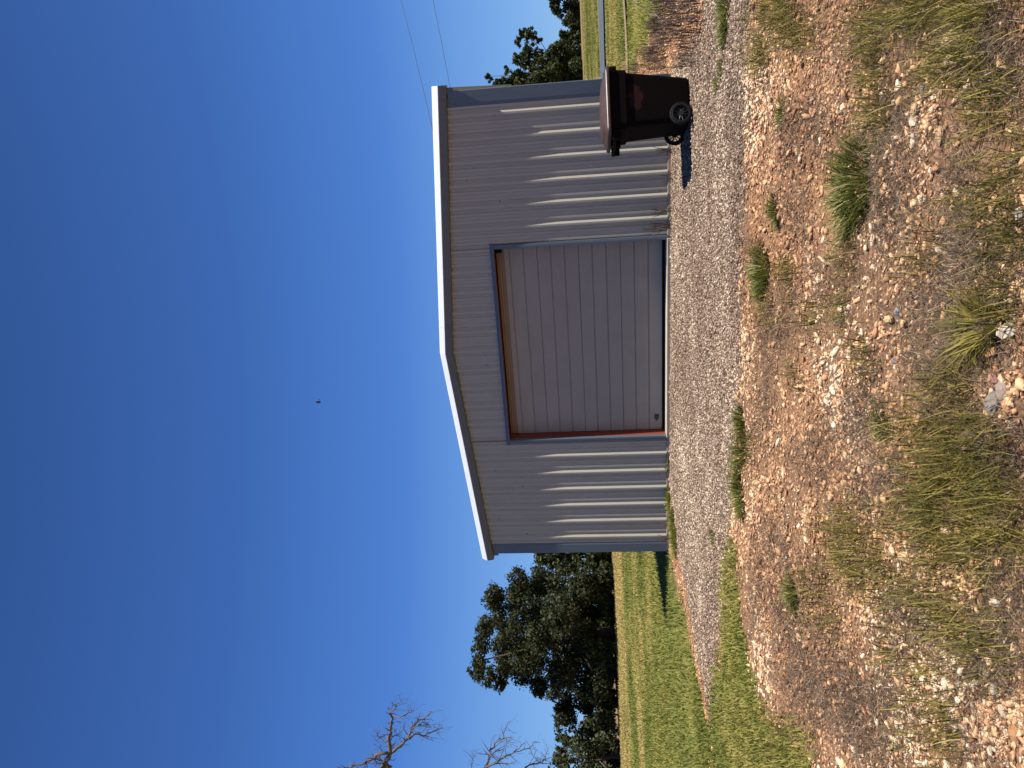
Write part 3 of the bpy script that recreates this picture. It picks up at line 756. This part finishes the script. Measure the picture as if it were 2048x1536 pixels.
# screws in rows
sc = MB()
for k in range(-12, 13):
    for z in (.10, .82, 1.55, 2.28, 2.72):
        for dx in (.075, PITCHW-.085):
            x = k*PITCHW-.011+dx
            if abs(x) > W2-.22 or (abs(x) < DX+.08 and z < DH+.1): continue
            if (k*7+int(z*10)+int(dx*20)) % 3: continue
            x += random.uniform(-.01, .01); zz = z+random.uniform(-.02, .02); r_ = random.uniform(.006, .009)
            vs = [(x+r_*math.cos(a), -.0075, zz+r_*math.sin(a)) for a in np.linspace(0, 2*math.pi, 7)[:-1]]+[(x+r_*1.3*math.cos(a), -.0005, zz+r_*1.3*math.sin(a)) for a in np.linspace(0, 2*math.pi, 7)[:-1]]
            sc.add(vs, [tuple(range(6))]+[(i, (i+1) % 6, 6+(i+1) % 6, 6+i) for i in range(6)])
screws = sc.build('wall_screws', M['screw'], bld); screws['kind'] = 'stuff'
# side and rear walls (simple ribbed sheets)
for sgn in (-1, 1):
    mb = MB(); n = int(LEN/PITCHW)
    pr = [(0.06, 0)]
    for k in range(1, n):
        c = k*PITCHW
        pr += [(c-.05, 0), (c-.012, .032), (c+.012, .032), (c+.05, 0)]
    pr.append((LEN, 0))
    vs = [(sgn*(W2-.035+p[1]), p[0], z) for p in pr for z in (-.012, HE+.01)]
    mb.add(vs, [(2*i, 2*i+2, 2*i+3, 2*i+1) for i in range(len(pr)-1)])
    mb.build('side_wall', M['panel'], bld)
mb = MB(); mb.add([(-W2+.04, LEN, -.012), (W2-.04, LEN, -.012), (W2-.04, LEN, HE), (0, LEN, HR), (-W2+.04, LEN, HE)], [(0, 1, 2, 3, 4)]); mb.build('rear_wall', M['panel'], bld)
# roof
mb = MB()
xs = []
for k in range(-12, 13): xs += [k*PITCHW]
for sgn in (-1, 1):
    vs = []; pr = [(-.03, 0)]
    for k in range(1, int(LEN/PITCHW)):
        c = k*PITCHW; pr += [(c-.05, 0), (c-.012, .03), (c+.012, .03), (c+.05, 0)]
    pr.append((LEN+.08, 0))
    for p in pr:
        vs += [(0, p[0], HR+.155+p[1]), (sgn*(W2+.05), p[0], HE+.152+p[1])]
    mb.add(vs, [(2*i, 2*i+2, 2*i+3, 2*i+1) for i in range(len(pr)-1)])
mb.build('roof', M['roof'], bld)
# rake trims: sunlit upper and shaded undercut lower band put in as two colours
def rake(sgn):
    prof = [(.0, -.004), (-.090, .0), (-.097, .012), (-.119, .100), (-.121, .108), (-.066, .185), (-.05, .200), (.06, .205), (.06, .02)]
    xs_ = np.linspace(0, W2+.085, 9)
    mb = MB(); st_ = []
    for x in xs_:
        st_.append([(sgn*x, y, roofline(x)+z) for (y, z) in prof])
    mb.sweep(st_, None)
    for x in (.42,):
        st_ = []
        for xx in (x-.012, x+.012):
            st_.append([(sgn*xx, y-(.003 if i < 6 else 0), roofline(xx)+z+(.002 if 4 <= i < 8 else -.002)) for i, (y, z) in enumerate(prof)])
        mb.sweep(st_, None)
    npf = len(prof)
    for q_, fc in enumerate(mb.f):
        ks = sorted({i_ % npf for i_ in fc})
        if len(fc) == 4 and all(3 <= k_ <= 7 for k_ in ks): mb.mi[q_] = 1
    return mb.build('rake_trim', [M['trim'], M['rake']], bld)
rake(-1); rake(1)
for sgn in (-1, 1):                                                # eave trim with gutter lip along both sides
    mb = MB(); x0, x1 = sgn*(W2-.03), sgn*(W2+.055)
    mb.box(min(x0, x1), max(x0, x1), -.028, LEN+.03, HE-.085, HE+.125)
    mb.build('eave_trim', M['trim'], bld, .012)
# corner trims
def corner(sgn):
    mb = MB()
    prof = [(W2-.215, -.002), (W2-.205, -.012), (W2-.200, -.010), (W2-.150, -.030), (W2+.004, -.032), (W2+.012, -.022), (W2+.012, .14), (W2-.02, .14), (W2-.03, -.002)]
    top = HE-.005
    st_ = [[(sgn*x, y, z) for (x, y) in prof] for z in (-.02, top)]
    mb.sweep(st_, None); return mb.build('corner_trim', M['trim'], bld)
corner(-1); corner(1)
# door surround
for sgn in (-1, 1):
    mb = MB()
    prof = [(DX+.062, -.002), (DX+.058, -.040), (DX+.030, -.046), (DX+.001, -.046), (DX, .02), (DX+.03, .02)]
    mb.sweep([[(sgn*x, y, z) for (x, y) in prof] for z in (-.015, DH-.001)], None)
    mb.build('door_trim', M['trim'], bld)
mb = MB()
prof = [(.042, -.002), (.040, -.045), (.034, -.052), (.0, -.058), (-.012, -.058), (-.012, -.050), (.001, -.046), (.001, .02), (.036, .02)]
mb.sweep([[(x, y, DH+z) for (z, y) in prof] for x in (-DX-.075, DX+.075)], None)
mb.build('door_header', M['trim'], bld)
mb = MB()
mb.box(-DX-.12, -DX-.004, .021, .235, -.01, DH+.1); mb.box(DX+.004, DX+.12, .021, .235, -.01, DH+.1)
mb.box(-DX-.003, DX+.003, .021, .235, DH+.004, DH+.1)
mb.build('door_jamb', M['jamb'], bld, .004)
mb = MB()                                                           # added unseen dark sheet so no light leaks round the door
mb.box(-W2+.3, W2-.3, 1.2, 1.25, 0, 2.7); mb.build('light_stop', M['dark'], bld)
# sectional door
door = MB()
def door_section(z0, z1, top=False):
    h = z1-z0; mb = MB(); y0 = .205
    pr = [(0, .010), (.004, .001), (.010, 0)]
    for t in (1/3., 2/3.):
        c = h*t; pr += [(c-.009, 0), (c-.005, .014), (c+.004, .014), (c+.012, .001)]
    if top: pr += [(h*.80, 0), (h*.805, .008), (h*.82, .001), (h*.87, 0), (h*.875, .008), (h*.89, .001), (h*.93, -.002), (h*.94, .007), (h*.95, 0)]
    pr += [(h-.012, 0), (h-.004, .003), (h-.001, .016)]
    pr = sorted(pr)
    vs = []
    xs_ = np.linspace(-DX+.004, DX-.004, 13)
    for (z, y) in pr:
        for x in xs_:
            vs.append((x, y0+y+.0025*math.sin(x*2.3+z0*5)+.0015*math.sin(x*6+z*9), z0+z))
    m = len(xs_)
    mi = []
    for i in range(len(pr)-1):
        mi.append(1 if (top and pr[i][0] > h*.745) else 0)
    base = len(mb.v)
    mb.v += vs
    for i in range(len(pr)-1):
        for j in range(m-1):
            mb.f.append((i*m+j, i*m+j+1, (i+1)*m+j+1, (i+1)*m+j)); mb.mi.append(mi[i])
    return mb
gd = MB()
gd.box(-DX+.003, DX-.003, .236, .270, .04, DH-.012)
gdo = gd.build('garage_door', M['dark'], bld)
SH = (DH-.008-.035)/4
for i in range(4):
    s_ = door_section(.035+i*SH, .035+(i+1)*SH, i == 3).build('door_section', [M['door'], M['doortop']], gdo, recalc=False)
mb = MB(); mb.box(-DX+.004, DX-.004, .196, .225, .004, .034); mb.build('bottom_seal', M['dark'], gdo, .006)
mb = MB(); mb.box(-1.335, -1.265, .176, .203, .085, .150); mb.box(-1.375, -1.335, .186, .203, .105, .128); mb.box(-1.32, -1.28, .160, .176, .100, .118)
mb.build('door_latch', painted('latch_metal', (.06, .07, .07), .4, .6), gdo, .004)
mb = MB(); mb.box(DX-.10, DX-.03, .17, .2, DH-.10, DH-.012); mb.build('hinge_bracket', M['dark'], gdo, .004)
# slab
mb = MB(); mb.box(-W2+.005, W2-.005, .0, LEN-.01, -.3, -.003)
mb.box(-W2, W2, -.022, -.001, -.3, -.014)
mb.box(-DX-.02, DX+.02, -.075, -.0225, -.2, -.004)
mb.build('slab', M['concrete'], bld, .006)

# ------------------------------------------------------------------ wheeled bin
Wn = ground_at(1388, 223); Wf = ground_at(1369, 270)
ax = (Wf-Wn)[:2]; ax /= np.linalg.norm(ax); frd = np.array([ax[1], -ax[0]])
mid = (Wn+Wf)[:2]/2
rz = math.atan2(frd[1], frd[0])
binz = float(height(*mid))-.004
bn = empty('trash_bin', (mid[0], mid[1], binz), rz, 'dark brown wheeled trash bin with closed lid before the right wall', 'trash bin')
def rrect(x0, x1, y0, y1, r, z, n=5):
    pts = []
    for (cx, cy, a0) in ((x1-r, y1-r, 0), (x0+r, y1-r, 90), (x0+r, y0+r, 180), (x1-r, y0+r, 270)):
        for k in range(n+1):
            a = R(a0+90*k/n); pts.append((cx+r*math.cos(a), cy+r*math.sin(a), z))
    return pts
def loft(secs):
    mb = MB(); n = len(secs[0]); vs = [p for s in secs for p in s]
    mb.add(vs, [(i*n+k, i*n+(k+1) % n, (i+1)*n+(k+1) % n, (i+1)*n+k) for i in range(len(secs)-1) for k in range(n)]+[tuple(range(n))[::-1], tuple((len(secs)-1)*n+k for k in range(n))])
    return mb
hw = .285
secs = [rrect(-.02, .42, -.21, .21, .05, .012), rrect(-.045, .445, -.228, .228, .055, .03), rrect(-.05, .455, -.235, .235, .055, .10),
        rrect(-.075, .535, -.272, .272, .06, .66), rrect(-.078, .54, -.274, .274, .06, .69), rrect(-.10, .565, -.296, .296, .065, .705),
        rrect(-.107, .575, -.302, .302, .065, .85), rrect(-.12, .588, -.315, .315, .07, .856), rrect(-.12, .588, -.315, .315, .07, .878)]
body = loft(secs).build('bin_body', M['binbody'], bn, shade=False)
bvl = body.modifiers.new('b', 'BEVEL'); bvl.width = .008; bvl.segments = 2; bvl.limit_method = 'ANGLE'; bvl.angle_limit = R(40)
secs = [rrect(-.175, .615, -.328, .328, .075, .882), rrect(-.18, .62, -.334, .334, .08, .890), rrect(-.18, .617, -.332, .332, .08, .915), rrect(-.17, .605, -.322, .322, .08, .925),
        rrect(-.125, .56, -.285, .285, .08, .940), rrect(-.09, .45, -.24, .24, .09, .975), rrect(-.03, .36, -.17, .17, .08, .990), rrect(.02, .20, -.08, .08, .05, .996)]
lid = loft(secs).build('bin_lid', M['lidmat'], bn, shade=True)
lid.modifiers.new('b', 'BEVEL').width = .006
lid.modifiers['b'].limit_method = 'ANGLE'
mb = MB(); mb.box(.595, .635, -.22, .22, .80, .880); mb.box(.54, .625, -.10, .10, .927, .945); mb.build('lid_lip', M['binbody'], bn, .008)
mb = MB(); mb.tube([(-.215, -.27, .845), (-.215, .27, .845)], .016, 10)
for y in (-.25, 0, .25): mb.box(-.22, -.125, y-.02, y+.02, .775, .872)
mb.build('bin_handle', M['binbody'], bn, .004)
mb = MB(); mb.tube([(0, -.30, .125), (0, .30, .125)], .011, 8); mb.build('axle', M['wheelrim'], bn)
def wheel(yc):
    rt = .122; mb = MB(); nseg = 40
    ring = [(math.cos(a)*(rt-.019), yc, .125+math.sin(a)*(rt-.019)) for a in np.linspace(0, 2*math.pi, nseg+1)]
    prof = [(.018, .019), (.020, -.010), (.012, -.024), (-.012, -.024), (-.020, -.010), (-.018, .019)]
    vs = []; n = len(prof)
    for i in range(nseg):
        a = 2*math.pi*i/nseg; ca, sa = math.cos(a), math.sin(a)
        for (dy, dr) in prof: vs.append(((rt-.024-dr)*ca, yc+dy, .125+(rt-.024-dr)*sa))
    fs = [(i*n+k, i*n+(k+1) % n, ((i+1) % nseg)*n+(k+1) % n, ((i+1) % nseg)*n+k) for i in range(nseg) for k in range(n)]
    mb.add(vs, fs); wh = mb.build('wheel', M['dark'], bn)
    rm = MB(); vs = []; prof = [(.021, .001), (.0225, -.003), (.0225, -.008), (.0, -.010), (-.0225, -.008), (-.0225, -.003), (-.021, .001)]; n = len(prof)
    for i in range(nseg):
        a = 2*math.pi*i/nseg
        for (dy, dr) in prof: vs.append((( .098+dr)*math.cos(a), yc+dy, .125+(.098+dr)*math.sin(a)))
    rm.add(vs, [(i*n+k, i*n+(k+1) % n, ((i+1) % nseg)*n+(k+1) % n, ((i+1) % nseg)*n+k) for i in range(nseg) for k in range(n)])
    for i in range(11):
        a = 2*math.pi*i/11; ca, sa = math.cos(a), math.sin(a)
        p0 = (.02*ca, yc, .125+.02*sa); p1 = (.09*ca, yc, .125+.09*sa); rm.tube([p0, p1], [.0075, .006], 6)
    rm.tube([(0, yc-.026, .125), (0, yc+.026, .125)], .026, 16)
    rm.build('wheel_rim', M['wheelrim'], wh)
wheel(-.315); wheel(.315)

# ------------------------------------------------------------------ trees
def leaf_cloud(lobes, per, leaf, mat, name, parent, tint_by=.35, shell=.55):
    """lobes: (n,4) world centre + radius; many small leaf-sized faces through each clump"""
    P = []; T = []; Nn = []
    for (x, y, z, r) in lobes:
        k = int(per*(r/np.median(lobes[:, 3]))**2)
        # clump of sub-clumps, so that edges are ragged and sky shows through
        ns = max(5, int(k/26)); dv = rng.normal(size=(ns, 3)); dv /= np.linalg.norm(dv, axis=1)[:, None]
        sc_ = np.array([x, y, z])+dv*(r*rng.uniform(shell, 1.05, (ns, 1)))*np.array([1, 1, .85])
        which = rng.integers(0, ns, k)
        pts = sc_[which]+rng.normal(0, r*.17, (k, 3))
        P.append(pts); T.append(np.clip(rng.random(k)*.6+rng.random(ns)[which]*tint_by+rng.random()*.15, 0, 1))
        nn = dv[which]+rng.normal(0, .75, (k, 3)); Nn.append(nn)
    P = np.concatenate(P); T = np.concatenate(T); Nn = np.concatenate(Nn); Nn /= np.linalg.norm(Nn, axis=1)[:, None]
    n = len(P); a = np.cross(Nn, rng.normal(size=(n, 3))); a /= np.linalg.norm(a, axis=1)[:, None]; b = np.cross(Nn, a)
    s = (leaf*rng.uniform(.6, 1.35, n))[:, None]
    V = np.stack([P-a*s*.6, P+b*s*.36, P+a*s*.6, P-b*s*.36], 1)
    V[:, 1] += Nn*s*.12; V[:, 3] += Nn*s*.12
    idd = np.arange(n*4).reshape(n, 4)
    return np_mesh(name, V.reshape(-1, 3), [idd], mat, parent=parent, attr=np.repeat(T, 4))
def make_tree(name, label, cat, basepx, depth, lobes_px, leafsize, per, mat, group=None, trunk_r=.3, spread=.75, seed=1, limbs=9, tint_by=.35):
    r = np.random.default_rng(seed)
    b = at_depth(basepx[0], basepx[1], depth); b[2] = float(height(b[0], b[1]))-.05
    t = empty(name, tuple(b), 0, label, cat, group)
    px = depth/F
    lob = np.array(lobes_px, float)
    cy_ = lob[:, 1].mean(); hw_ = np.abs(lob[:, 1]-cy_).max()+1e-3
    L = []
    for (x, y, rad) in lob:
        room = math.sqrt(max(.08, 1-((y-cy_)/(hw_*1.08))**2))*hw_*px*spread
        L.append([*(at_depth(x, y, depth+r.uniform(-1, 1)*room)), rad*px])
    # extra inner and back lobes to give the crown its depth
    L = np.array(L); ex = L.copy(); ex[:, :2] += FW[:2]*r.uniform(-1, 1, (len(L), 1))*hw_*px*spread*.8; ex[:, 2] -= .1*L[:, 3]
    L = np.concatenate([L, ex[::2]])
    L[:, :3] -= b
    leaf_cloud(L, per, leafsize, mat, 'crown', t, tint_by)
    mb = MB(); topz = np.percentile(L[:, 2], 60); cen = L[:, :3].mean(0)
    tp = [Vector((0, 0, -.2)), Vector((cen[0]*.1, cen[1]*.1, topz*.25)), Vector((cen[0]*.4, cen[1]*.4, topz*.6)), Vector((cen[0]*.8, cen[1]*.8, topz*1.05))]
    mb.tube(tp, [trunk_r*1.35, trunk_r, trunk_r*.7, trunk_r*.2], 9)
    for i in r.permutation(len(L))[:limbs]:
        e = Vector(L[i, :3]); f_ = r.uniform(.2, .65); s0 = tp[1].lerp(tp[3], f_)
        m_ = s0.lerp(e, .5)+Vector((0, 0, -abs(e.z-s0.z)*.08))
        mb.tube([s0, m_, e], [trunk_r*.45*(1-f_*.5), trunk_r*.28, trunk_r*.07], 6)
    mb.build('trunk', M['bark'], t, shade=True)
    return t
OAK = [(985,1198,20),(1003,1232,24),(968,1262,20),(962,1292,20),(958,1322,17),(976,1350,19),(1000,1368,15),(1035,1162,24),(1032,1200,26),(1040,1240,27),(1008,1290,28),(1010,1330,25),
       (1050,1290,29),(1045,1345,25),(1078,1370,20),(1075,1320,30),(1080,1250,32),(1075,1200,32),(1080,1158,27),(1120,1170,32),(1120,1220,34),(1120,1280,34),(1120,1340,31),(1108,1385,17),(1135,1402,20),
       (1160,1370,28),(1160,1310,32),(1165,1230,32),(1165,1180,32),(1192,1200,26),(1195,1345,26),(1195,1385,22),(1122,1422,17),(1140,1440,16),(1170,1270,26)]
G4 = 'trees across the left field'
make_tree('oak_tree', 'tallest dark brownish green oak standing across the left field', 'tree', (1234, 1265), 57, OAK, .19, 1250, M['oakleaf'], G4, .42, seed=3, limbs=14)
make_tree('broadleaf_tree', 'grey green bushy tree at the left edge, left of the oak', 'tree', (1242, 1510), 56, [(1125,1498,17),(1150,1475,22),(1118,1530,20),(1160,1515,30),(1188,1480,28),(1205,1445,22),(1212,1525,30),(1218,1475,24),(1180,1565,36),(1140,1585,32),(1212,1600,36),(1100,1555,18),(1228,1560,26),(1225,1500,24)], .24, 520, M['greyleaf'], G4, .25, seed=4)
make_tree('broadleaf_tree', 'dark green tree between the oak and the left building corner', 'tree', (1230, 1100), 60, [(1082,1118,18),(1105,1112,26),(1135,1125,26),(1168,1112,32),(1200,1130,26),(1100,1075,34),(1150,1065,38),(1195,1085,34),(1215,1110,22)], .25, 560, M['greenleaf'], G4, .25, seed=5)
def shrub(px, py, depth, lob, mat, label, seed):
    return make_tree('shrub', label, 'shrub', (px, py), depth, lob, .24, 420, mat, 'shrubs under the left trees', .07, seed=seed, limbs=4)
shrub(1232, 1145, 54, [(1212,1140,15),(1205,1160,14),(1218,1165,14),(1222,1145,12)], M['oakleaf'], 'low dark shrub nearest the left building corner', 6)
shrub(1232, 1205, 55, [(1210,1200,15),(1216,1220,14),(1205,1190,13),(1222,1205,11)], M['greenleaf'], 'dark shrub under the right half of the oak', 7)
shrub(1233, 1305, 54, [(1185,1300,14),(1200,1290,16),(1205,1315,16),(1218,1300,14),(1220,1325,12),(1190,1320,13)], M['greenleaf'], 'bright green shrub just left of the oak trunk', 8)
shrub(1236, 1365, 54, [(1210,1360,16),(1215,1380,15),(1222,1350,12),(1205,1375,13)], M['oakleaf'], 'brownish shrub under the left half of the oak', 9)
shrub(1240, 1430, 54, [(1208,1425,18),(1216,1445,16),(1222,1410,13),(1195,1440,15)], M['oakleaf'], 'brownish shrub between the oak and the grey green tree', 10)
shrub(1231, 1235, 59, [(1190,1235,22),(1172,1225,22),(1205,1240,20),(1220,1230,14),(1185,1250,20)], M['oakleaf'], 'dense dark shrub just right of the oak trunk', 28)
shrub(1232, 1250, 58, [(1212,1245,15),(1218,1262,13),(1205,1255,12),(1220,1235,11)], M['greenleaf'], 'dark shrub at the foot of the oak trunk', 12)
shrub(1231, 1120, 57, [(1195,1118,20),(1212,1105,18),(1214,1130,16),(1185,1100,18),(1222,1118,12)], M['oakleaf'], 'dark shrub right beside the left building corner', 21)
shrub(1232, 1180, 60, [(1195,1180,22),(1210,1195,18),(1212,1165,18),(1222,1182,13),(1180,1170,20)], M['greenleaf'], 'dense dark shrub behind the right half of the oak', 22)
shrub(1233, 1280, 61, [(1190,1275,24),(1208,1290,20),(1208,1262,18),(1222,1280,14),(1185,1300,20)], M['oakleaf'], 'dense dark shrub behind the oak trunk', 23)
shrub(1235, 1340, 60, [(1190,1335,24),(1210,1350,20),(1210,1325,18),(1224,1340,14),(1185,1360,20)], M['oakleaf'], 'dense dark shrub behind the left half of the oak', 24)
shrub(1237, 1400, 59, [(1170,1400,24),(1195,1412,24),(1200,1390,22),(1218,1405,16),(1225,1392,12)], M['greenleaf'], 'dense green shrub filling the gap left of the oak', 25)
shrub(1240, 1460, 60, [(1180,1455,22),(1205,1470,22),(1210,1450,18),(1226,1462,14)], M['oakleaf'], 'dense dark shrub in front of the grey green tree', 26)
shrub(1243, 1520, 59, [(1195,1515,24),(1215,1535,22),(1218,1505,18),(1230,1520,14),(1222,1560,20)], M['greyleaf'], 'grey green shrub at the left edge under the grey green tree', 27)
G5 = 'trees beyond the right field'
make_tree('broadleaf_tree', 'tall green tree with ragged top rising beside the right wall', 'tree', (1170, 150), 105, [(1045,68,8),(1037,83,9),(1060,80,11),(1078,78,8),(1034,112,10),(1055,106,13),(1050,126,11),(1012,142,8),(1030,146,11),(1050,152,15),(978,160,6),(990,164,7),(1005,163,8),
        (1077,110,13),(1080,137,17),(1100,120,16),(1110,146,19),(1135,152,20),(1130,122,18),(1125,92,14),(1080,172,22),(1120,182,26),(1150,190,24),(1040,185,22),(1152,160,16),(1152,130,15),(1110,100,12),(1065,140,16),(1070,160,16),(1095,165,18),(1020,168,14),(1000,180,14),(1020,190,18),(1090,140,16),(1125,135,16)], .36, 560, M['greenleaf'], G5, .3, seed=14, limbs=14)
make_tree('broadleaf_tree', 'dark low tree at the far right edge of the field', 'tree', (1170, 10), 118, [(1110,12,10),(1120,27,11),(1108,-4,12),(1137,42,14),(1150,22,18),(1125,-22,20),(1150,-30,22),(1160,52,10),(1140,5,16),(1158,0,14),(1160,34,11)], .36, 420, M['oakleaf'], G5, .3, seed=15)
make_tree('broadleaf_tree', 'dark rounded tree between the ragged tree and the right edge', 'tree', (1170, 75), 116, [(1125,72,10),(1140,80,14),(1150,60,13),(1155,95,15),(1120,88,9),(1160,75,11),(1148,110,14)], .36, 420, M['oakleaf'], G5, .3, seed=16)

# ------------------------------------------------------------------ dead tree, trunk just outside the left of the frame
DZ = 27.
zc = lambda a, b: (680+a/4.452, 1380+b/4.452)
tb = at_depth(1300, 1760, DZ); tb[2] = float(height(tb[0], tb[1]))-.1
dt = empty('dead_tree', tuple(tb), 0, 'bare grey dead tree reaching in over the left field', 'tree')
rj = random.Random(8)
def limb(pts, r0, r1, name='branch', twigs=True, conv=zc, parent=dt):
    ps = []; dz = 0
    for i, p in enumerate(pts):
        q = conv(*p); dz += rj.uniform(-.35, .35)
        ps.append(Vector(at_depth(q[0], q[1], DZ+dz)-tb))
    # roughen by subdividing
    fine = [ps[0]]
    for a, b in zip(ps, ps[1:]):
        for t in (.33, .66): fine.append(a.lerp(b, t)+Vector((rj.gauss(0, .03), rj.gauss(0, .03), rj.gauss(0, .03))))
        fine.append(b)
    n = len(fine); rad = [1.05*(r0*(1-i/(n-1))+r1*i/(n-1))*rj.uniform(.85, 1.2) for i in range(n)]
    mb = MB(); mb.tube(fine, rad, 7)
    if twigs:
        for i in range(2, n):
            for _ in range(3):
                if rj.random() < .62:
                    d_ = (fine[i]-fine[i-1]).normalized()+Vector((rj.gauss(0, .8), rj.gauss(0, .8), rj.gauss(.1, .8)))
                    ln = rj.uniform(.15, .6); m1 = fine[i]+d_.normalized()*ln*.5+Vector((rj.gauss(0, .05), 0, rj.gauss(0, .05))); e = m1+(d_.normalized()+Vector((rj.gauss(0, .5), 0, rj.gauss(0, .5)))).normalized()*ln*.5
                    rr = min(rad[i]*.5, .016); mb.tube([fine[i], m1, e], [rr, rr*.7, .004], 4)
                    if rj.random() < .6:
                        e2 = m1+(d_.normalized()+Vector((rj.gauss(0, .9), 0, rj.gauss(0, .9)))).normalized()*ln*.4; mb.tube([m1, e2], [rr*.6, .003], 4)
    return mb.build(name, M['deadwood'], parent, shade=True)
ident = lambda a, b: (a, b)
limb([(1300, 1760), (1180, 1750), (1080, 1740), (980, 1720), (900, 1690), (860, 1650)], .30, .16, 'trunk', False, ident)
limb([(900, 1690), (830, 1620), (775, 1560), (763, 1536)], .15, .09, 'branch', False, ident)
limb([(370, 695), (420, 620), (450, 560), (440, 480), (450, 400), (450, 330), (470, 250), (440, 200), (500, 150), (550, 80)], .085, .008)
limb([(450, 560), (540, 500), (610, 430), (630, 350), (680, 290), (760, 240), (810, 190)], .06, .012)
limb([(640, 350), (720, 300), (790, 310)], .03, .010)
limb([(610, 430), (680, 390), (760, 405), (850, 360), (915, 335)], .035, .010)
limb([(470, 250), (560, 230), (640, 195), (685, 175)], .025, .006)
limb([(440, 410), (380, 410), (330, 410), (350, 360)], .025, .006)
limb([(450, 440), (510, 400), (570, 345)], .022, .007)
limb([(430, 560), (320, 580), (270, 620), (200, 660), (80, 690), (20, 720)], .055, .02)
limb([(410, 690), (340, 610), (370, 540), (350, 470)], .035, .006)
limb([(450, 690), (420, 660), (380, 650)], .06, .04)
limb([(980, 1720), (985, 1640), (975, 1570), (972, 1538)], .11, .06, 'branch', False, ident)
limb([(1290, 700), (1330, 600), (1330, 550), (1380, 470), (1460, 420), (1480, 330), (1510, 270)], .045, .004)
limb([(1460, 420), (1510, 460), (1580, 465)], .014, .004)
limb([(1300, 690), (1400, 640), (1480, 590), (1560, 540), (1650, 470)], .042, .006)
limb([(1540, 555), (1680, 520), (1710, 470), (1765, 460)], .018, .005)
limb([(1690, 520), (1720, 590), (1780, 625)], .012, .004)
limb([(1330, 580), (1400, 530), (1470, 490)], .02, .005)
limb([(1360, 660), (1440, 650), (1510, 660)], .02, .006)
limb([(1080, 1740), (1075, 1650), (1055, 1560), (1050, 1535)], .08, .035, 'branch', False, ident)
limb([(1650, 690), (1720, 655), (1800, 650), (1830, 600), (1845, 510)], .032, .006)
limb([(1790, 650), (1860, 655), (1900, 665)], .015, .004)
limb([(1170, 690), (1185, 640), (1190, 600), (1220, 590)], .015, .004)

# ------------------------------------------------------------------ power lines and bird
def wire(a, da, b, db, label):
    A = Vector(at_depth(*a, da)); B = Vector(at_depth(*b, db)); L_ = (B-A).length
    pts = [A.lerp(B, t)-Vector((0, 0, 4*.006*L_*t*(1-t))) for t in np.linspace(0, 1, 25)]
    mb = MB(); mb.tube([p-A for p in pts], .008, 6); o = mb.build('power_line', M['wire'], shade=True); o.location = A
    return tag(o, label, 'power line', 'power lines at the right')
wire((866, 262), 24, (690, -380), 44, 'upper of two thin power lines descending behind the roof')
wire((905, 200), 24, (772, -380), 44, 'lower of two thin power lines, ending behind the right roof corner')
bp_ = Vector(at_depth(638, 804, 60))
mb = MB(); n = 8
body_pts = [(-.13, 0, 0), (-.08, 0, .005), (0, 0, .01), (.07, 0, .012), (.11, 0, .02), (.14, 0, .018)]
mb.tube(body_pts, [.008, .03, .04, .032, .022, .004], 8)
for sgn in (-1, 1):
    top = [(.06, sgn*.02, .02), (.07, sgn*.14, .07), (.0, sgn*.27, .05), (-.05, sgn*.14, .055), (-.05, sgn*.02, .015)]
    mb.add(top+[(x, y, z-.008) for x, y, z in top], [(0, 1, 2, 3, 4), (9, 8, 7, 6, 5)]+[(i, (i+1) % 5, 5+(i+1) % 5, 5+i) for i in range(5)])
mb.add([(-.12, -.01, 0), (-.2, -.035, 0), (-.2, .035, 0), (-.12, .01, 0), (-.12, -.01, .006), (-.2, -.035, .006), (-.2, .035, .006), (-.12, .01, .006)], [(0, 1, 2, 3), (7, 6, 5, 4), (0, 4, 5, 1), (1, 5, 6, 2), (2, 6, 7, 3), (3, 7, 4, 0)])
bo = mb.build('bird', M['birdmat']); bo.location = bp_; bo.rotation_euler = (R(25), R(-10), R(200)); bo.scale = (1.15, 1.15, 1.15)
tag(bo, 'tiny dark bird flying high in the clear blue sky', 'bird')
